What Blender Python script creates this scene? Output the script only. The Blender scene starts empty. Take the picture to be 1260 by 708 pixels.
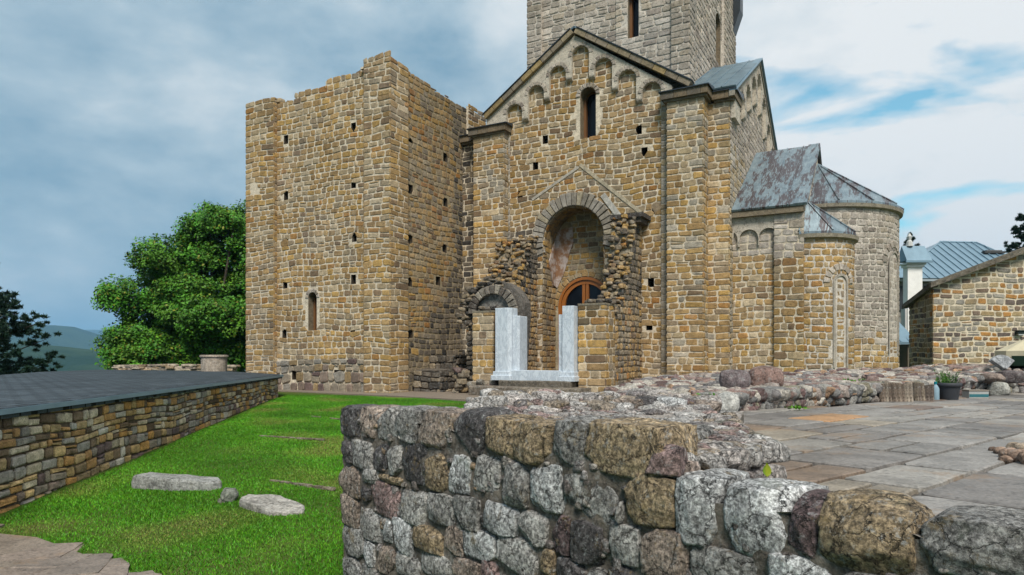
import bpy, math, random
import numpy as np
from mathutils import Vector, Matrix, noise
from mathutils.geometry import tessellate_polygon
R = math.radians
SC = bpy.context.scene
COL = SC.collection
# ------------------------------------------------------------------ camera, sky, sun, exposure
cam = bpy.data.cameras.new('camera'); cam_o = bpy.data.objects.new('camera', cam); COL.objects.link(cam_o)
cam_o.location = (0, 0, 0); cam_o.rotation_euler = (R(90), 0, 0)
cam.sensor_width = 36; cam.lens = 36 * 846 / 1260
cam.shift_y = (440 - 354) / 1260
cam.clip_start = 0.05; cam.clip_end = 30000
SC.camera = cam_o
SC.view_settings.view_transform = 'Standard'; SC.view_settings.look = 'None'
SC.view_settings.gamma = 1; SC.view_settings.use_curve_mapping = False
SC.view_settings.exposure = 1.6
SUN_EL, SUN_AZ = 50, 173          # azimuth of the sun, clockwise from +Y
w = bpy.data.worlds.new('World'); SC.world = w; w.use_nodes = True
def world():
    nt = w.node_tree; nt.nodes.clear(); N = nt.nodes.new; L = nt.links.new
    out = N('ShaderNodeOutputWorld'); bg = N('ShaderNodeBackground'); bg.inputs['Strength'].default_value = 0.1
    sky = N('ShaderNodeTexSky'); sky.sky_type = 'NISHITA'; sky.sun_disc = False
    sky.sun_elevation = R(SUN_EL); sky.sun_rotation = R(SUN_AZ); sky.air_density = 1.0; sky.dust_density = 0.6; sky.ozone_density = 2
    tc = N('ShaderNodeTexCoord'); sep = N('ShaderNodeSeparateXYZ'); L(tc.outputs['Generated'], sep.inputs[0])
    def math_(op, a, b=None, clamp=False):
        m = N('ShaderNodeMath'); m.operation = op; m.use_clamp = clamp
        for i, v in enumerate((a, b)):
            if v is None: continue
            if isinstance(v, (int, float)): m.inputs[i].default_value = v
            else: L(v, m.inputs[i])
        return m.outputs[0]
    def noise_(scale, detail, sc, loc=(0, 0, 0), dist=0.0, rough=0.55):
        mp = N('ShaderNodeMapping'); mp.inputs['Scale'].default_value = sc; mp.inputs['Location'].default_value = loc
        L(tc.outputs['Generated'], mp.inputs[0])
        n = N('ShaderNodeTexNoise'); n.inputs['Scale'].default_value = scale; n.inputs['Detail'].default_value = detail
        n.inputs['Roughness'].default_value = rough; n.inputs['Distortion'].default_value = dist
        L(mp.outputs[0], n.inputs['Vector']); return n.outputs['Fac']
    def ramp(v, stops):
        r = N('ShaderNodeValToRGB'); L(v, r.inputs[0]); e = r.color_ramp.elements
        while len(e) < len(stops): e.new(0.5)
        for el, (p, c) in zip(e, stops): el.position = p; el.color = (*c, 1)
        return r.outputs[0]
    def mix(f, a, b):
        m = N('ShaderNodeMix'); m.data_type = 'RGBA'
        if isinstance(f, (int, float)): m.inputs[0].default_value = f
        else: L(f, m.inputs[0])
        for i, v in ((6, a), (7, b)):
            if isinstance(v, tuple): m.inputs[i].default_value = (*v, 1)
            else: L(v, m.inputs[i])
        return m.outputs[2]
    big = noise_(2.4, 8, (1, 1, 1.9), (0.35, 0.2, 0.1), 0.15, 0.55)
    fine = noise_(6.5, 9, (1, 1, 1.7), (3.1, 1.2, 0.4), 0.2, 0.6)
    # brightness of the cloud deck: thin and bright to the east (+x), heavy slate to the west
    t = math_('ADD', math_('MULTIPLY', sep.outputs['X'], 0.50), 0.68)
    t = math_('ADD', t, math_('MULTIPLY', math_('SUBTRACT', big, 0.5), 1.9))
    t = math_('ADD', t, math_('MULTIPLY', math_('SUBTRACT', fine, 0.5), 0.55), True)
    deck = ramp(t, [(0.0, (0.11, 0.23, 0.33)), (0.30, (0.23, 0.38, 0.50)), (0.55, (0.42, 0.55, 0.64)), (0.75, (0.64, 0.72, 0.77)), (1.0, (0.86, 0.88, 0.89))])
    sc = N('ShaderNodeVectorMath'); sc.operation = 'SCALE'; sc.inputs['Scale'].default_value = 3.4; L(deck, sc.inputs[0])
    # holes in the deck that show the blue sky
    h = noise_(3.6, 8, (1, 1, 3.0), (5.3, 0.7, 2.15), 0.5, 0.5)
    hole = ramp(h, [(0.575, (1, 1, 1)), (0.68, (0, 0, 0))])
    east = math_('MULTIPLY', math_('SUBTRACT', sep.outputs['X'], 0.05), 6.0, True)
    cover = math_('SUBTRACT', 1.0, math_('MULTIPLY', math_('SUBTRACT', 1.0, hole), math_('MULTIPLY', east, 0.85)))
    # the clear sky's colour, made bluer-green as the air is here
    tint = mix(1.0, sky.outputs[0], (0.26, 0.62, 0.56)); tint.node.blend_type = 'MULTIPLY'
    c = mix(cover, tint, sc.outputs[0])
    L(c, bg.inputs['Color']); L(bg.outputs[0], out.inputs['Surface'])
world()
sun = bpy.data.lights.new('sun', 'SUN'); sun.energy = 1.5; sun.angle = R(20); sun.color = (1.0, 0.95, 0.86)
sun_o = bpy.data.objects.new('sun', sun); COL.objects.link(sun_o)
_d = Vector((math.sin(R(SUN_AZ)) * math.cos(R(SUN_EL)), math.cos(R(SUN_AZ)) * math.cos(R(SUN_EL)), math.sin(R(SUN_EL))))
sun_o.rotation_euler = _d.to_track_quat('Z', 'Y').to_euler()
# ------------------------------------------------------------------ helpers
def tag(o, label=None, cat=None, group=None, kind=None):
    if label: o['label'] = label
    if cat: o['category'] = cat
    if group: o['group'] = group
    if kind: o['kind'] = kind
    return o
def empty(name, loc=(0, 0, 0), rz=0, label=None, cat=None, group=None):
    o = bpy.data.objects.new(name, None); COL.objects.link(o); o.empty_display_size = 0.2
    o.location = loc; o.rotation_euler = (0, 0, rz); return tag(o, label, cat, group)
def copy_tree(o, parent=None):
    c = o.copy(); COL.objects.link(c)
    if parent: c.parent = parent
    for ch in [x for x in COL.objects if x.parent == o]: copy_tree(ch, c)
    return c
class MB:
    def __init__(s): s.V = []; s.F = []; s.C = []; s.M = []
    def add(s, vs, fs, col=(0.5, 0.5, 0.5), m=0):
        n = len(s.V); s.V += [tuple(v) for v in vs]
        s.F += [tuple(n + i for i in f) for f in fs]; s.M += [m] * len(fs)
        if isinstance(col, list): s.C += [tuple(c) for c in col]
        else: s.C += [tuple(col)] * len(vs)
    def box(s, x0, x1, y0, y1, z0, z1, col=(0.5, 0.5, 0.5), m=0):
        s.add([(x0,y0,z0),(x1,y0,z0),(x1,y1,z0),(x0,y1,z0),(x0,y0,z1),(x1,y0,z1),(x1,y1,z1),(x0,y1,z1)],
              [(0,3,2,1),(4,5,6,7),(0,1,5,4),(1,2,6,5),(2,3,7,6),(3,0,4,7)], col, m)
    def tube(s, pts, rads, n=8, col=(0.5, 0.5, 0.5), m=0, cap=True):
        vs = []; fs = []; pts = [Vector(p) for p in pts]
        for i, p in enumerate(pts):
            d = (pts[min(i + 1, len(pts) - 1)] - pts[max(i - 1, 0)]).normalized()
            a = d.orthogonal().normalized() if abs(d.z) < 0.95 else Vector((1, 0, 0)); a = (a - d * a.dot(d)).normalized(); b = d.cross(a)
            for k in range(n):
                t = 2 * math.pi * k / n; vs.append(p + (a * math.cos(t) + b * math.sin(t)) * rads[i])
        for i in range(len(pts) - 1):
            for k in range(n):
                k2 = (k + 1) % n; fs.append((i*n+k, i*n+k2, (i+1)*n+k2, (i+1)*n+k))
        if cap: fs += [tuple(range(n))[::-1], tuple((len(pts) - 1) * n + k for k in range(n))]
        s.add(vs, fs, col, m)
    def lathe(s, prof, c=(0, 0), n=24, col=(0.5, 0.5, 0.5), m=0):
        vs = []; fs = []
        for r, z in prof:
            for k in range(n):
                t = 2 * math.pi * k / n; vs.append((c[0] + r * math.cos(t), c[1] + r * math.sin(t), z))
        for i in range(len(prof) - 1):
            for k in range(n):
                k2 = (k + 1) % n; fs.append((i*n+k, i*n+k2, (i+1)*n+k2, (i+1)*n+k))
        s.add(vs, fs, col, m)
    def build(s, name, mats, parent=None, smooth=False, loc=None):
        me = bpy.data.meshes.new(name); me.from_pydata(s.V, [], s.F)
        if not isinstance(mats, (list, tuple)): mats = [mats]
        for m in mats: me.materials.append(m)
        if len(mats) > 1: me.polygons.foreach_set('material_index', s.M)
        at = me.color_attributes.new('Col', 'FLOAT_COLOR', 'POINT')
        a = np.ones((len(s.V), 4), np.float32); a[:, :3] = np.array(s.C, np.float32); at.data.foreach_set('color', a.ravel())
        if smooth: me.polygons.foreach_set('use_smooth', [True] * len(s.F))
        me.update(); o = bpy.data.objects.new(name, me); COL.objects.link(o)
        if parent: o.parent = parent
        if loc: o.location = loc
        return o
# ------------------------------------------------------------------ materials
def material(name, rough=0.9, metallic=0.0, spec=0.3):
    m = bpy.data.materials.new(name); m.use_nodes = True; nt = m.node_tree; b = nt.nodes['Principled BSDF']
    b.inputs['Roughness'].default_value = rough; b.inputs['Metallic'].default_value = metallic; b.inputs['Specular IOR Level'].default_value = spec
    return m, nt, b
class NT:
    def __init__(s, nt): s.nt = nt; s.N = nt.nodes.new; s.L = nt.links.new; s.tc = s.N('ShaderNodeTexCoord')
    def noise(s, scale, detail=5, rough=0.6, sc=(1, 1, 1), out='Fac', dist=0):
        n = s.N('ShaderNodeTexNoise'); n.inputs['Scale'].default_value = scale; n.inputs['Detail'].default_value = detail
        n.inputs['Roughness'].default_value = rough; n.inputs['Distortion'].default_value = dist
        mp = s.N('ShaderNodeMapping'); mp.inputs['Scale'].default_value = sc; s.L(s.tc.outputs['Object'], mp.inputs[0]); s.L(mp.outputs[0], n.inputs['Vector'])
        return n.outputs[out]
    def vor(s, scale, feature='F1', sc=(1, 1, 1), out='Distance'):
        n = s.N('ShaderNodeTexVoronoi'); n.inputs['Scale'].default_value = scale; n.feature = feature
        mp = s.N('ShaderNodeMapping'); mp.inputs['Scale'].default_value = sc; s.L(s.tc.outputs['Object'], mp.inputs[0]); s.L(mp.outputs[0], n.inputs['Vector'])
        return n.outputs[out]
    def ramp(s, v, stops):
        r = s.N('ShaderNodeValToRGB'); s.L(v, r.inputs[0]); e = r.color_ramp.elements
        while len(e) < len(stops): e.new(0.5)
        for el, (p, c) in zip(e, stops): el.position = p; el.color = (c, c, c, 1) if isinstance(c, (int, float)) else (*c, 1)
        return r.outputs[0]
    def mix(s, f, a, b, mode='MIX'):
        m = s.N('ShaderNodeMix'); m.data_type = 'RGBA'; m.blend_type = mode; m.clamp_factor = True
        if isinstance(f, (int, float)): m.inputs[0].default_value = f
        else: s.L(f, m.inputs[0])
        for i, v in ((6, a), (7, b)):
            if isinstance(v, tuple): m.inputs[i].default_value = (*v, 1)
            elif isinstance(v, (int, float)): m.inputs[i].default_value = (v, v, v, 1)
            else: s.L(v, m.inputs[i])
        return m.outputs[2]
    def mth(s, op, a, b):
        m = s.N('ShaderNodeMath'); m.operation = op
        for i, v in enumerate((a, b)):
            if isinstance(v, (int, float)): m.inputs[i].default_value = v
            else: s.L(v, m.inputs[i])
        return m.outputs[0]
    def col(s):
        a = s.N('ShaderNodeAttribute'); a.attribute_name = 'Col'; return a.outputs['Color']
    def bump(s, bsdf, h, strength=0.5, dist=0.02):
        b = s.N('ShaderNodeBump'); b.inputs['Strength'].default_value = strength; b.inputs['Distance'].default_value = dist
        s.L(h, b.inputs['Height']); s.L(b.outputs[0], bsdf.inputs['Normal'])
def attr_mat(name, lo=0.72, hi=1.25, ns=9, grain=70, gl=0.75, gh=1.2, bump=0.6, bd=0.02, pits=0.0, rough=0.92, lichen=0.0, patch=None):
    m, nt, b = material(name, rough, 0, 0.25); t = NT(nt)
    c = t.mix(1.0, t.col(), t.ramp(t.noise(ns, 6, 0.65), [(0.3, lo), (0.7, hi)]), 'MULTIPLY')
    c = t.mix(1.0, c, t.ramp(t.noise(grain, 4, 0.7), [(0.35, gl), (0.65, gh)]), 'MULTIPLY')
    h = t.mix(0.5, t.noise(ns * 2.3, 8, 0.7), t.noise(grain * 0.6, 5, 0.75))
    if pits:
        p = t.ramp(t.noise(grain * 0.45, 3, 0.6), [(0.36, 1.0), (0.43, 0.0)]); c = t.mix(t.mth('MULTIPLY', p, pits), c, t.mix(1.0, c, 0.35, 'MULTIPLY'))
    if lichen:
        p = t.ramp(t.noise(16, 9, 0.78), [(0.53, 0.0), (0.60, 1.0)]); c = t.mix(t.mth('MULTIPLY', p, lichen), c, (0.47, 0.48, 0.46))
        p = t.ramp(t.noise(5, 8, 0.75, (1.3, 1, 1)), [(0.58, 0.0), (0.68, 1.0)]); c = t.mix(t.mth('MULTIPLY', p, lichen * 0.55), c, (0.24, 0.19, 0.07))
        p = t.ramp(t.noise(11, 8, 0.8, (1, 1.4, 1)), [(0.30, 1.0), (0.40, 0.0)]); c = t.mix(t.mth('MULTIPLY', p, 0.75), c, (0.03, 0.028, 0.027))
    if name.startswith('masonry'):
        p = t.ramp(t.noise(1.7, 8, 0.7, (1.3, 1.3, 0.16)), [(0.55, 0.0), (0.72, 1.0)]); c = t.mix(t.mth('MULTIPLY', p, 0.42), c, (0.09, 0.075, 0.06))
        p = t.ramp(t.noise(2.3, 8, 0.7, (1.0, 1.0, 0.3)), [(0.60, 0.0), (0.72, 1.0)]); c = t.mix(t.mth('MULTIPLY', p, 0.30), c, (0.47, 0.43, 0.36))
    if patch:
        p = t.ramp(t.noise(patch[0], 7, 0.7), [(patch[1], 0.0), (patch[1] + 0.08, 1.0)]); c = t.mix(t.mth('MULTIPLY', p, patch[3]), c, patch[2])
    nt.links.new(c, b.inputs['Base Color']); t.bump(b, h, bump, bd); return m
M = {}
M['masonry'] = attr_mat('masonry_sandstone', 0.66, 1.25, 7, 45, 0.72, 1.22, 0.55, 0.03, pits=0.5, patch=(0.5, 0.6, (0.13, 0.105, 0.075), 0.35))
M['pale'] = attr_mat('masonry_pale_limestone', 0.72, 1.18, 5, 38, 0.7, 1.2, 0.7, 0.03, pits=0.75, patch=(0.6, 0.6, (0.17, 0.14, 0.12), 0.35))
M['rubble'] = attr_mat('rubble_stone', 0.5, 1.45, 6, 40, 0.6, 1.4, 0.8, 0.05, pits=0.6, lichen=0.25)
M['fieldstone'] = attr_mat('rough_fieldstone', 0.55, 1.4, 8, 85, 0.42, 1.5, 1.0, 0.022, pits=0.7, lichen=0.62, rough=0.85)
def mat_fieldstone():
    m, nt, b = material('rough_fieldstone_face', 0.8, 0, 0.3); t = NT(nt)
    c = t.mix(1.0, t.col(), t.ramp(t.noise(6, 6, 0.65), [(0.3, 0.55), (0.7, 1.45)]), 'MULTIPLY')
    g = t.noise(48, 8, 0.82)                                            # coarse crystalline grain
    c = t.mix(1.0, c, t.ramp(g, [(0.40, 0.28), (0.5, 0.9), (0.60, 2.0)]), 'MULTIPLY')
    p = t.ramp(t.noise(42, 6, 0.75), [(0.36, 1.0), (0.42, 0.0)]); c = t.mix(t.mth('MULTIPLY', p, 0.85), c, (0.02, 0.018, 0.017))
    p = t.ramp(t.noise(26, 9, 0.85), [(0.55, 0.0), (0.60, 1.0)]); c = t.mix(t.mth('MULTIPLY', p, 0.55), c, (0.50, 0.51, 0.50))
    p = t.ramp(t.noise(7, 9, 0.78), [(0.57, 0.0), (0.64, 1.0)]); c = t.mix(t.mth('MULTIPLY', p, 0.5), c, (0.25, 0.17, 0.06))
    p = t.ramp(t.noise(3.1, 7, 0.7), [(0.60, 0.0), (0.70, 1.0)]); c = t.mix(t.mth('MULTIPLY', p, 0.4), c, (0.12, 0.15, 0.09))
    vo = t.N('ShaderNodeTexVoronoi'); vo.feature = 'DISTANCE_TO_EDGE'; vo.inputs['Scale'].default_value = 7.0
    wv = t.N('ShaderNodeVectorMath'); wv.operation = 'ADD'; wn = t.N('ShaderNodeVectorMath'); wn.operation = 'SCALE'; wn.inputs['Scale'].default_value = 0.16
    t.L(t.noise(6, 6, 0.7, out='Color'), wn.inputs[0]); t.L(t.tc.outputs['Object'], wv.inputs[0]); t.L(wn.outputs[0], wv.inputs[1]); t.L(wv.outputs[0], vo.inputs['Vector'])
    ck = t.ramp(vo.outputs['Distance'], [(0.0, 0.0), (0.022, 1.0)]); c = t.mix(1.0, c, t.mix(0.75, 1.0, ck), 'MULTIPLY')
    h = t.mix(0.45, t.noise(22, 9, 0.75), g); h = t.mix(0.35, h, ck); nt.links.new(c, b.inputs['Base Color']); t.bump(b, h, 1.0, 0.045); return m
M['fieldstone'] = mat_fieldstone()
M['ledge'] = attr_mat('ledge_stone', 0.6, 1.3, 8, 60, 0.7, 1.25, 0.7, 0.02, pits=0.3)
M['paving'] = attr_mat('paving_stone', 0.62, 1.3, 3.5, 45, 0.72, 1.22, 0.5, 0.012, pits=0.5, rough=0.48, patch=(1.3, 0.55, (0.24, 0.155, 0.09), 0.5))
M['plain'] = attr_mat('painted_and_plain', 0.9, 1.08, 3, 40, 0.94, 1.05, 0.1, 0.005, rough=0.6)
M['foliage'] = attr_mat('foliage', 0.7, 1.3, 0.6, 5, 0.9, 1.1, 0.0, 0.01, rough=0.55)
M['bark'] = attr_mat('bark', 0.5, 1.3, 6, 30, 0.6, 1.3, 1.0, 0.03)
def mat_metal(name, base, dark, rust=0.0):
    m, nt, b = material(name, 0.42, 0.25, 0.5); t = NT(nt)
    c = t.mix(t.ramp(t.noise(2.2, 7, 0.7, (1, 1, 0.6)), [(0.35, 0.0), (0.7, 1.0)]), base, dark)
    if rust:
        p = t.ramp(t.noise(0.95, 11, 0.74, (3.0, 0.55, 0.6), dist=0.1), [(0.49, 0.0), (0.52, 1.0)])
        c = t.mix(p, c, t.mix(t.noise(20, 4), (0.04, 0.033, 0.037), (0.10, 0.08, 0.085)))
        q = t.ramp(t.noise(6, 9, 0.75, (4.5, 0.45, 0.45)), [(0.55, 0.0), (0.58, 1.0)]); c = t.mix(q, c, (0.24, 0.30, 0.33))
        t.bump(b, p, 0.4, 0.006)
    else: t.bump(b, t.noise(3, 4), 0.15, 0.02)
    nt.links.new(c, b.inputs['Base Color']); return m
M['metal'] = mat_metal('sheet_metal', (0.17, 0.25, 0.30), (0.075, 0.11, 0.135))
M['metal_blue'] = mat_metal('sheet_metal_blue', (0.19, 0.29, 0.36), (0.14, 0.22, 0.28))
M['metal_rust'] = mat_metal('sheet_metal_flaking', (0.22, 0.28, 0.31), (0.09, 0.13, 0.16), 1.0)
M['metal_dark'] = mat_metal('sheet_metal_dark', (0.035, 0.045, 0.055), (0.02, 0.024, 0.03))
def mat_marble():
    m, nt, b = material('marble', 0.35, 0, 0.5); t = NT(nt)
    v = t.ramp(t.noise(2.2, 8, 0.62, (2.2, 2.2, 0.9), dist=2.2), [(0.42, 0.0), (0.5, 1.0), (0.58, 0.0)])
    c = t.mix(t.mth('MULTIPLY', v, 0.55), (0.58, 0.63, 0.68), (0.27, 0.32, 0.38)); c = t.mix(t.ramp(t.noise(3.2, 8, 0.75, (1, 1, 0.5)), [(0.56, 0.0), (0.74, 0.55)]), c, (0.22, 0.20, 0.17)); t.bump(b, t.noise(9, 8, 0.7), 0.35, 0.02); nt.links.new(c, b.inputs['Base Color']); return m
M['marble'] = mat_marble()
def mat_wood():
    m, nt, b = material('varnished_wood', 0.4, 0, 0.5); t = NT(nt)
    c = t.mix(t.noise(6, 6, 0.6, (6, 6, 0.6)), (0.20, 0.06, 0.012), (0.42, 0.155, 0.032)); nt.links.new(c, b.inputs['Base Color']); return m
M['wood'] = mat_wood()
def mat_wood_dark():
    m, nt, b = material('weathered_brown_wood', 0.55, 0, 0.35); t = NT(nt)
    c = t.mix(t.noise(6, 6, 0.6, (6, 6, 0.6)), (0.10, 0.045, 0.018), (0.22, 0.10, 0.035)); nt.links.new(c, b.inputs['Base Color']); return m
M['wood_dark'] = mat_wood_dark()
def mat_glass():
    m, nt, b = material('dark_window_glass', 0.06, 0, 0.8); b.inputs['Base Color'].default_value = (0.006, 0.009, 0.014, 1); b.inputs['Specular IOR Level'].default_value = 0.25; b.inputs['Roughness'].default_value = 0.15; return m
M['glass'] = mat_glass()
def mat_shingle():
    m, nt, b = material('bitumen_shingles', 0.8, 0, 0.25); t = NT(nt)
    br = t.N('ShaderNodeTexBrick'); br.inputs['Scale'].default_value = 1.0; br.inputs['Brick Width'].default_value = 0.33; br.inputs['Row Height'].default_value = 0.16
    br.inputs['Mortar Size'].default_value = 0.016; br.inputs['Color1'].default_value = (0.035, 0.046, 0.056, 1); br.inputs['Color2'].default_value = (0.06, 0.074, 0.086, 1); br.inputs['Mortar'].default_value = (0.004, 0.005, 0.006, 1)
    mp = t.N('ShaderNodeMapping'); mp.inputs['Rotation'].default_value = (0, 0, R(97)); t.L(t.tc.outputs['Object'], mp.inputs[0]); t.L(mp.outputs[0], br.inputs['Vector'])
    c = t.mix(1.0, br.outputs['Color'], t.ramp(t.noise(1.1, 6, 0.6), [(0.3, 0.7), (0.7, 1.4)]), 'MULTIPLY')
    c = t.mix(1.0, c, t.ramp(t.noise(90, 2, 0.6), [(0.3, 0.7), (0.7, 1.35)]), 'MULTIPLY')
    c = t.mix(t.ramp(t.noise(2.2, 9, 0.75), [(0.58, 0.0), (0.70, 0.5)]), c, (0.085, 0.095, 0.09))
    nt.links.new(c, b.inputs['Base Color']); t.bump(b, br.outputs['Fac'], 0.5, -0.01); return m
M['shingle'] = mat_shingle()
def mat_ground():
    m, nt, b = material('soil_and_turf', 0.95, 0, 0.1); t = NT(nt)
    c = t.mix(t.ramp(t.noise(0.9, 7, 0.7), [(0.45, 0.0), (0.68, 1.0)]), (0.045, 0.10, 0.010), (0.10, 0.10, 0.035))
    nt.links.new(c, b.inputs['Base Color']); t.bump(b, t.noise(30, 6), 0.8, 0.03); return m
M['ground'] = mat_ground()
def mat_forest():
    m, nt, b = material('wooded_hillside', 0.95, 0, 0.05); t = NT(nt)
    c = t.mix(t.ramp(t.noise(0.006, 8, 0.7), [(0.42, 0.0), (0.6, 1.0)]), (0.012, 0.032, 0.014), (0.03, 0.055, 0.022))
    nt.links.new(c, b.inputs['Base Color']); t.bump(b, t.noise(0.03, 6), 1.0, 12); return m
M['forest'] = mat_forest()
def mat_gravel():
    m, nt, b = material('worn_paved_strip', 0.95, 0, 0.2); t = NT(nt)
    c = t.mix(t.noise(2.5, 8, 0.7), (0.13, 0.105, 0.085), (0.27, 0.22, 0.17))
    c = t.mix(1.0, c, t.ramp(t.noise(60, 3), [(0.35, 0.7), (0.65, 1.3)]), 'MULTIPLY'); nt.links.new(c, b.inputs['Base Color']); t.bump(b, t.noise(40, 6), 0.7, 0.02); return m
M['gravel'] = mat_gravel()
def mat_plaster():
    m, nt, b = material('fresco_plaster', 0.9, 0, 0.2); t = NT(nt)
    c = t.mix(t.ramp(t.noise(3.2, 7, 0.7), [(0.42, 0.0), (0.55, 1.0)]), (0.42, 0.36, 0.33), (0.24, 0.13, 0.07))
    c = t.mix(t.ramp(t.noise(9, 7, 0.7), [(0.6, 0.0), (0.68, 1.0)]), c, (0.12, 0.08, 0.06)); nt.links.new(c, b.inputs['Base Color']); t.bump(b, t.noise(12, 6), 0.5, 0.02); return m
M['plaster'] = mat_plaster()
# ------------------------------------------------------------------ colour sets (linear)
YEL = [((0.37,0.252,0.112),8),((0.40,0.262,0.09),4.5),((0.32,0.213,0.092),5),((0.34,0.19,0.065),1.0),((0.22,0.155,0.09),1.2),((0.36,0.285,0.17),5),((0.43,0.35,0.22),1.8),((0.28,0.22,0.14),2)]
YELD = [((0.34,0.23,0.10),5),((0.35,0.225,0.075),3),((0.31,0.245,0.145),4),((0.31,0.16,0.05),1.0),((0.19,0.13,0.075),1.6),((0.25,0.205,0.14),2.5)]
PALE = [((0.40,0.345,0.285),4),((0.45,0.39,0.33),3),((0.35,0.30,0.25),3),((0.37,0.31,0.24),2),((0.29,0.24,0.20),1.2)]
MIX = [((0.36,0.28,0.17),3),((0.31,0.27,0.21),4),((0.38,0.33,0.26),3),((0.29,0.21,0.11),2)]
DARK = [((0.13,0.105,0.08),4),((0.09,0.075,0.06),3),((0.18,0.145,0.105),3),((0.23,0.18,0.12),3),((0.055,0.048,0.042),1.5)]
PURP = [((0.22,0.165,0.13),2),((0.29,0.24,0.18),4),((0.16,0.11,0.10),2),((0.29,0.26,0.22),2),((0.27,0.19,0.10),2)]
HOUSE = [((0.33,0.24,0.13),4),((0.38,0.19,0.06),2.6),((0.28,0.25,0.21),4),((0.13,0.10,0.085),2),((0.37,0.31,0.22),3),((0.20,0.14,0.10),2)]
LEDGE = [((0.50,0.34,0.15),4.5),((0.52,0.43,0.30),3),((0.46,0.25,0.08),3),((0.22,0.15,0.09),2),((0.30,0.27,0.23),3),((0.50,0.46,0.38),1.2),((0.12,0.08,0.05),1)]
MORT = (0.62, 0.53, 0.405); MORTP = (0.56, 0.50, 0.43)
YEL = [((r*1.0, g*.955, b*.97), w_) for (r, g, b), w_ in YEL]; YELD = [((r*1.0, g*.955, b*.97), w_) for (r, g, b), w_ in YELD]
def pick(rng, pal):
    t = rng.random() * sum(w_ for _, w_ in pal)
    for c, w_ in pal:
        t -= w_
        if t <= 0: break
    k = rng.uniform(0.80, 1.16); return tuple(x * k for x in c)
# ------------------------------------------------------------------ masonry
def clip_half(poly, px, pz, nx, nz):
    out = []
    for i in range(len(poly)):
        a, b = poly[i], poly[(i + 1) % len(poly)]
        da = (a[0]-px)*nx + (a[1]-pz)*nz; db = (b[0]-px)*nx + (b[1]-pz)*nz
        if da >= 0: out.append(a)
        if (da >= 0) != (db >= 0):
            t = da / (da - db); out.append((a[0] + (b[0]-a[0])*t, a[1] + (b[1]-a[1])*t))
    return out
def area(p): return 0.5 * abs(sum(p[i][0]*p[(i+1)%len(p)][1] - p[(i+1)%len(p)][0]*p[i][1] for i in range(len(p))))
def push(p, holes, mg=0.012):
    for h in holes:
        if h[0] == 'rect':
            _, a, b, c, d = h
            if a-mg < p[0] < b+mg and c-mg < p[1] < d+mg:
                e = [(p[0]-a, (a-mg, p[1])), (b-p[0], (b+mg, p[1])), (p[1]-c, (p[0], c-mg)), (d-p[1], (p[0], d+mg))]
                p = min(e)[1]
        else:
            _, cs, r, zb, zs = h; rr = r + mg
            if p[1] < zs:
                if abs(p[0]-cs) < rr and p[1] > zb-mg:
                    if p[1] - zb < 0.06: p = (p[0], zb-mg)
                    else: p = (cs + math.copysign(rr, p[0]-cs), p[1])
            else:
                dx, dz = p[0]-cs, p[1]-zs; l = math.hypot(dx, dz)
                if l < rr: p = (cs + dx/max(l, 1e-5)*rr, zs + dz/max(l, 1e-5)*rr)
    return p
def inside(p, holes):
    for h in holes:
        if h[0] == 'rect':
            if h[1] < p[0] < h[2] and h[3] < p[1] < h[4]: return True
        else:
            _, cs, r, zb, zs = h
            if (zb < p[1] < zs and abs(p[0]-cs) < r) or (p[1] >= zs and math.hypot(p[0]-cs, p[1]-zs) < r): return True
    return False
def stone(mb, F, poly, dep, col, base=-0.012, m=0, rng=random, inset=0.028):
    n = len(poly)
    if n < 3: return
    cx = sum(p[0] for p in poly)/n; cz = sum(p[1] for p in poly)/n
    rad = math.sqrt(max(area(poly), 1e-5)); k1 = max(0.6, 1 - 0.18*inset/rad*2); k2 = max(0.45, 1 - inset*2/rad)
    vs = []; tl = rng.uniform(-0.25, 0.25); tl2 = rng.uniform(-0.2, 0.2)
    for k, d in ((1, base), (k1, dep*0.62), (k2, dep)):
        for p in poly:
            q = (cx + (p[0]-cx)*k, cz + (p[1]-cz)*k)
            dd = d if d < 0 else d*(1 + tl*(q[0]-cx)/rad + tl2*(q[1]-cz)/rad + rng.uniform(-0.12, 0.12)); vs.append(F(q[0], q[1], dd))
    vs.append(F(cx, cz, dep*1.05)); fs = []
    for r in range(2):
        for i in range(n):
            j = (i+1) % n; fs.append((r*n+i, r*n+j, (r+1)*n+j, (r+1)*n+i))
    for i in range(n): fs.append((2*n+i, 2*n+(i+1)%n, 3*n))
    mb.add(vs, fs, col, m)
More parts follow.
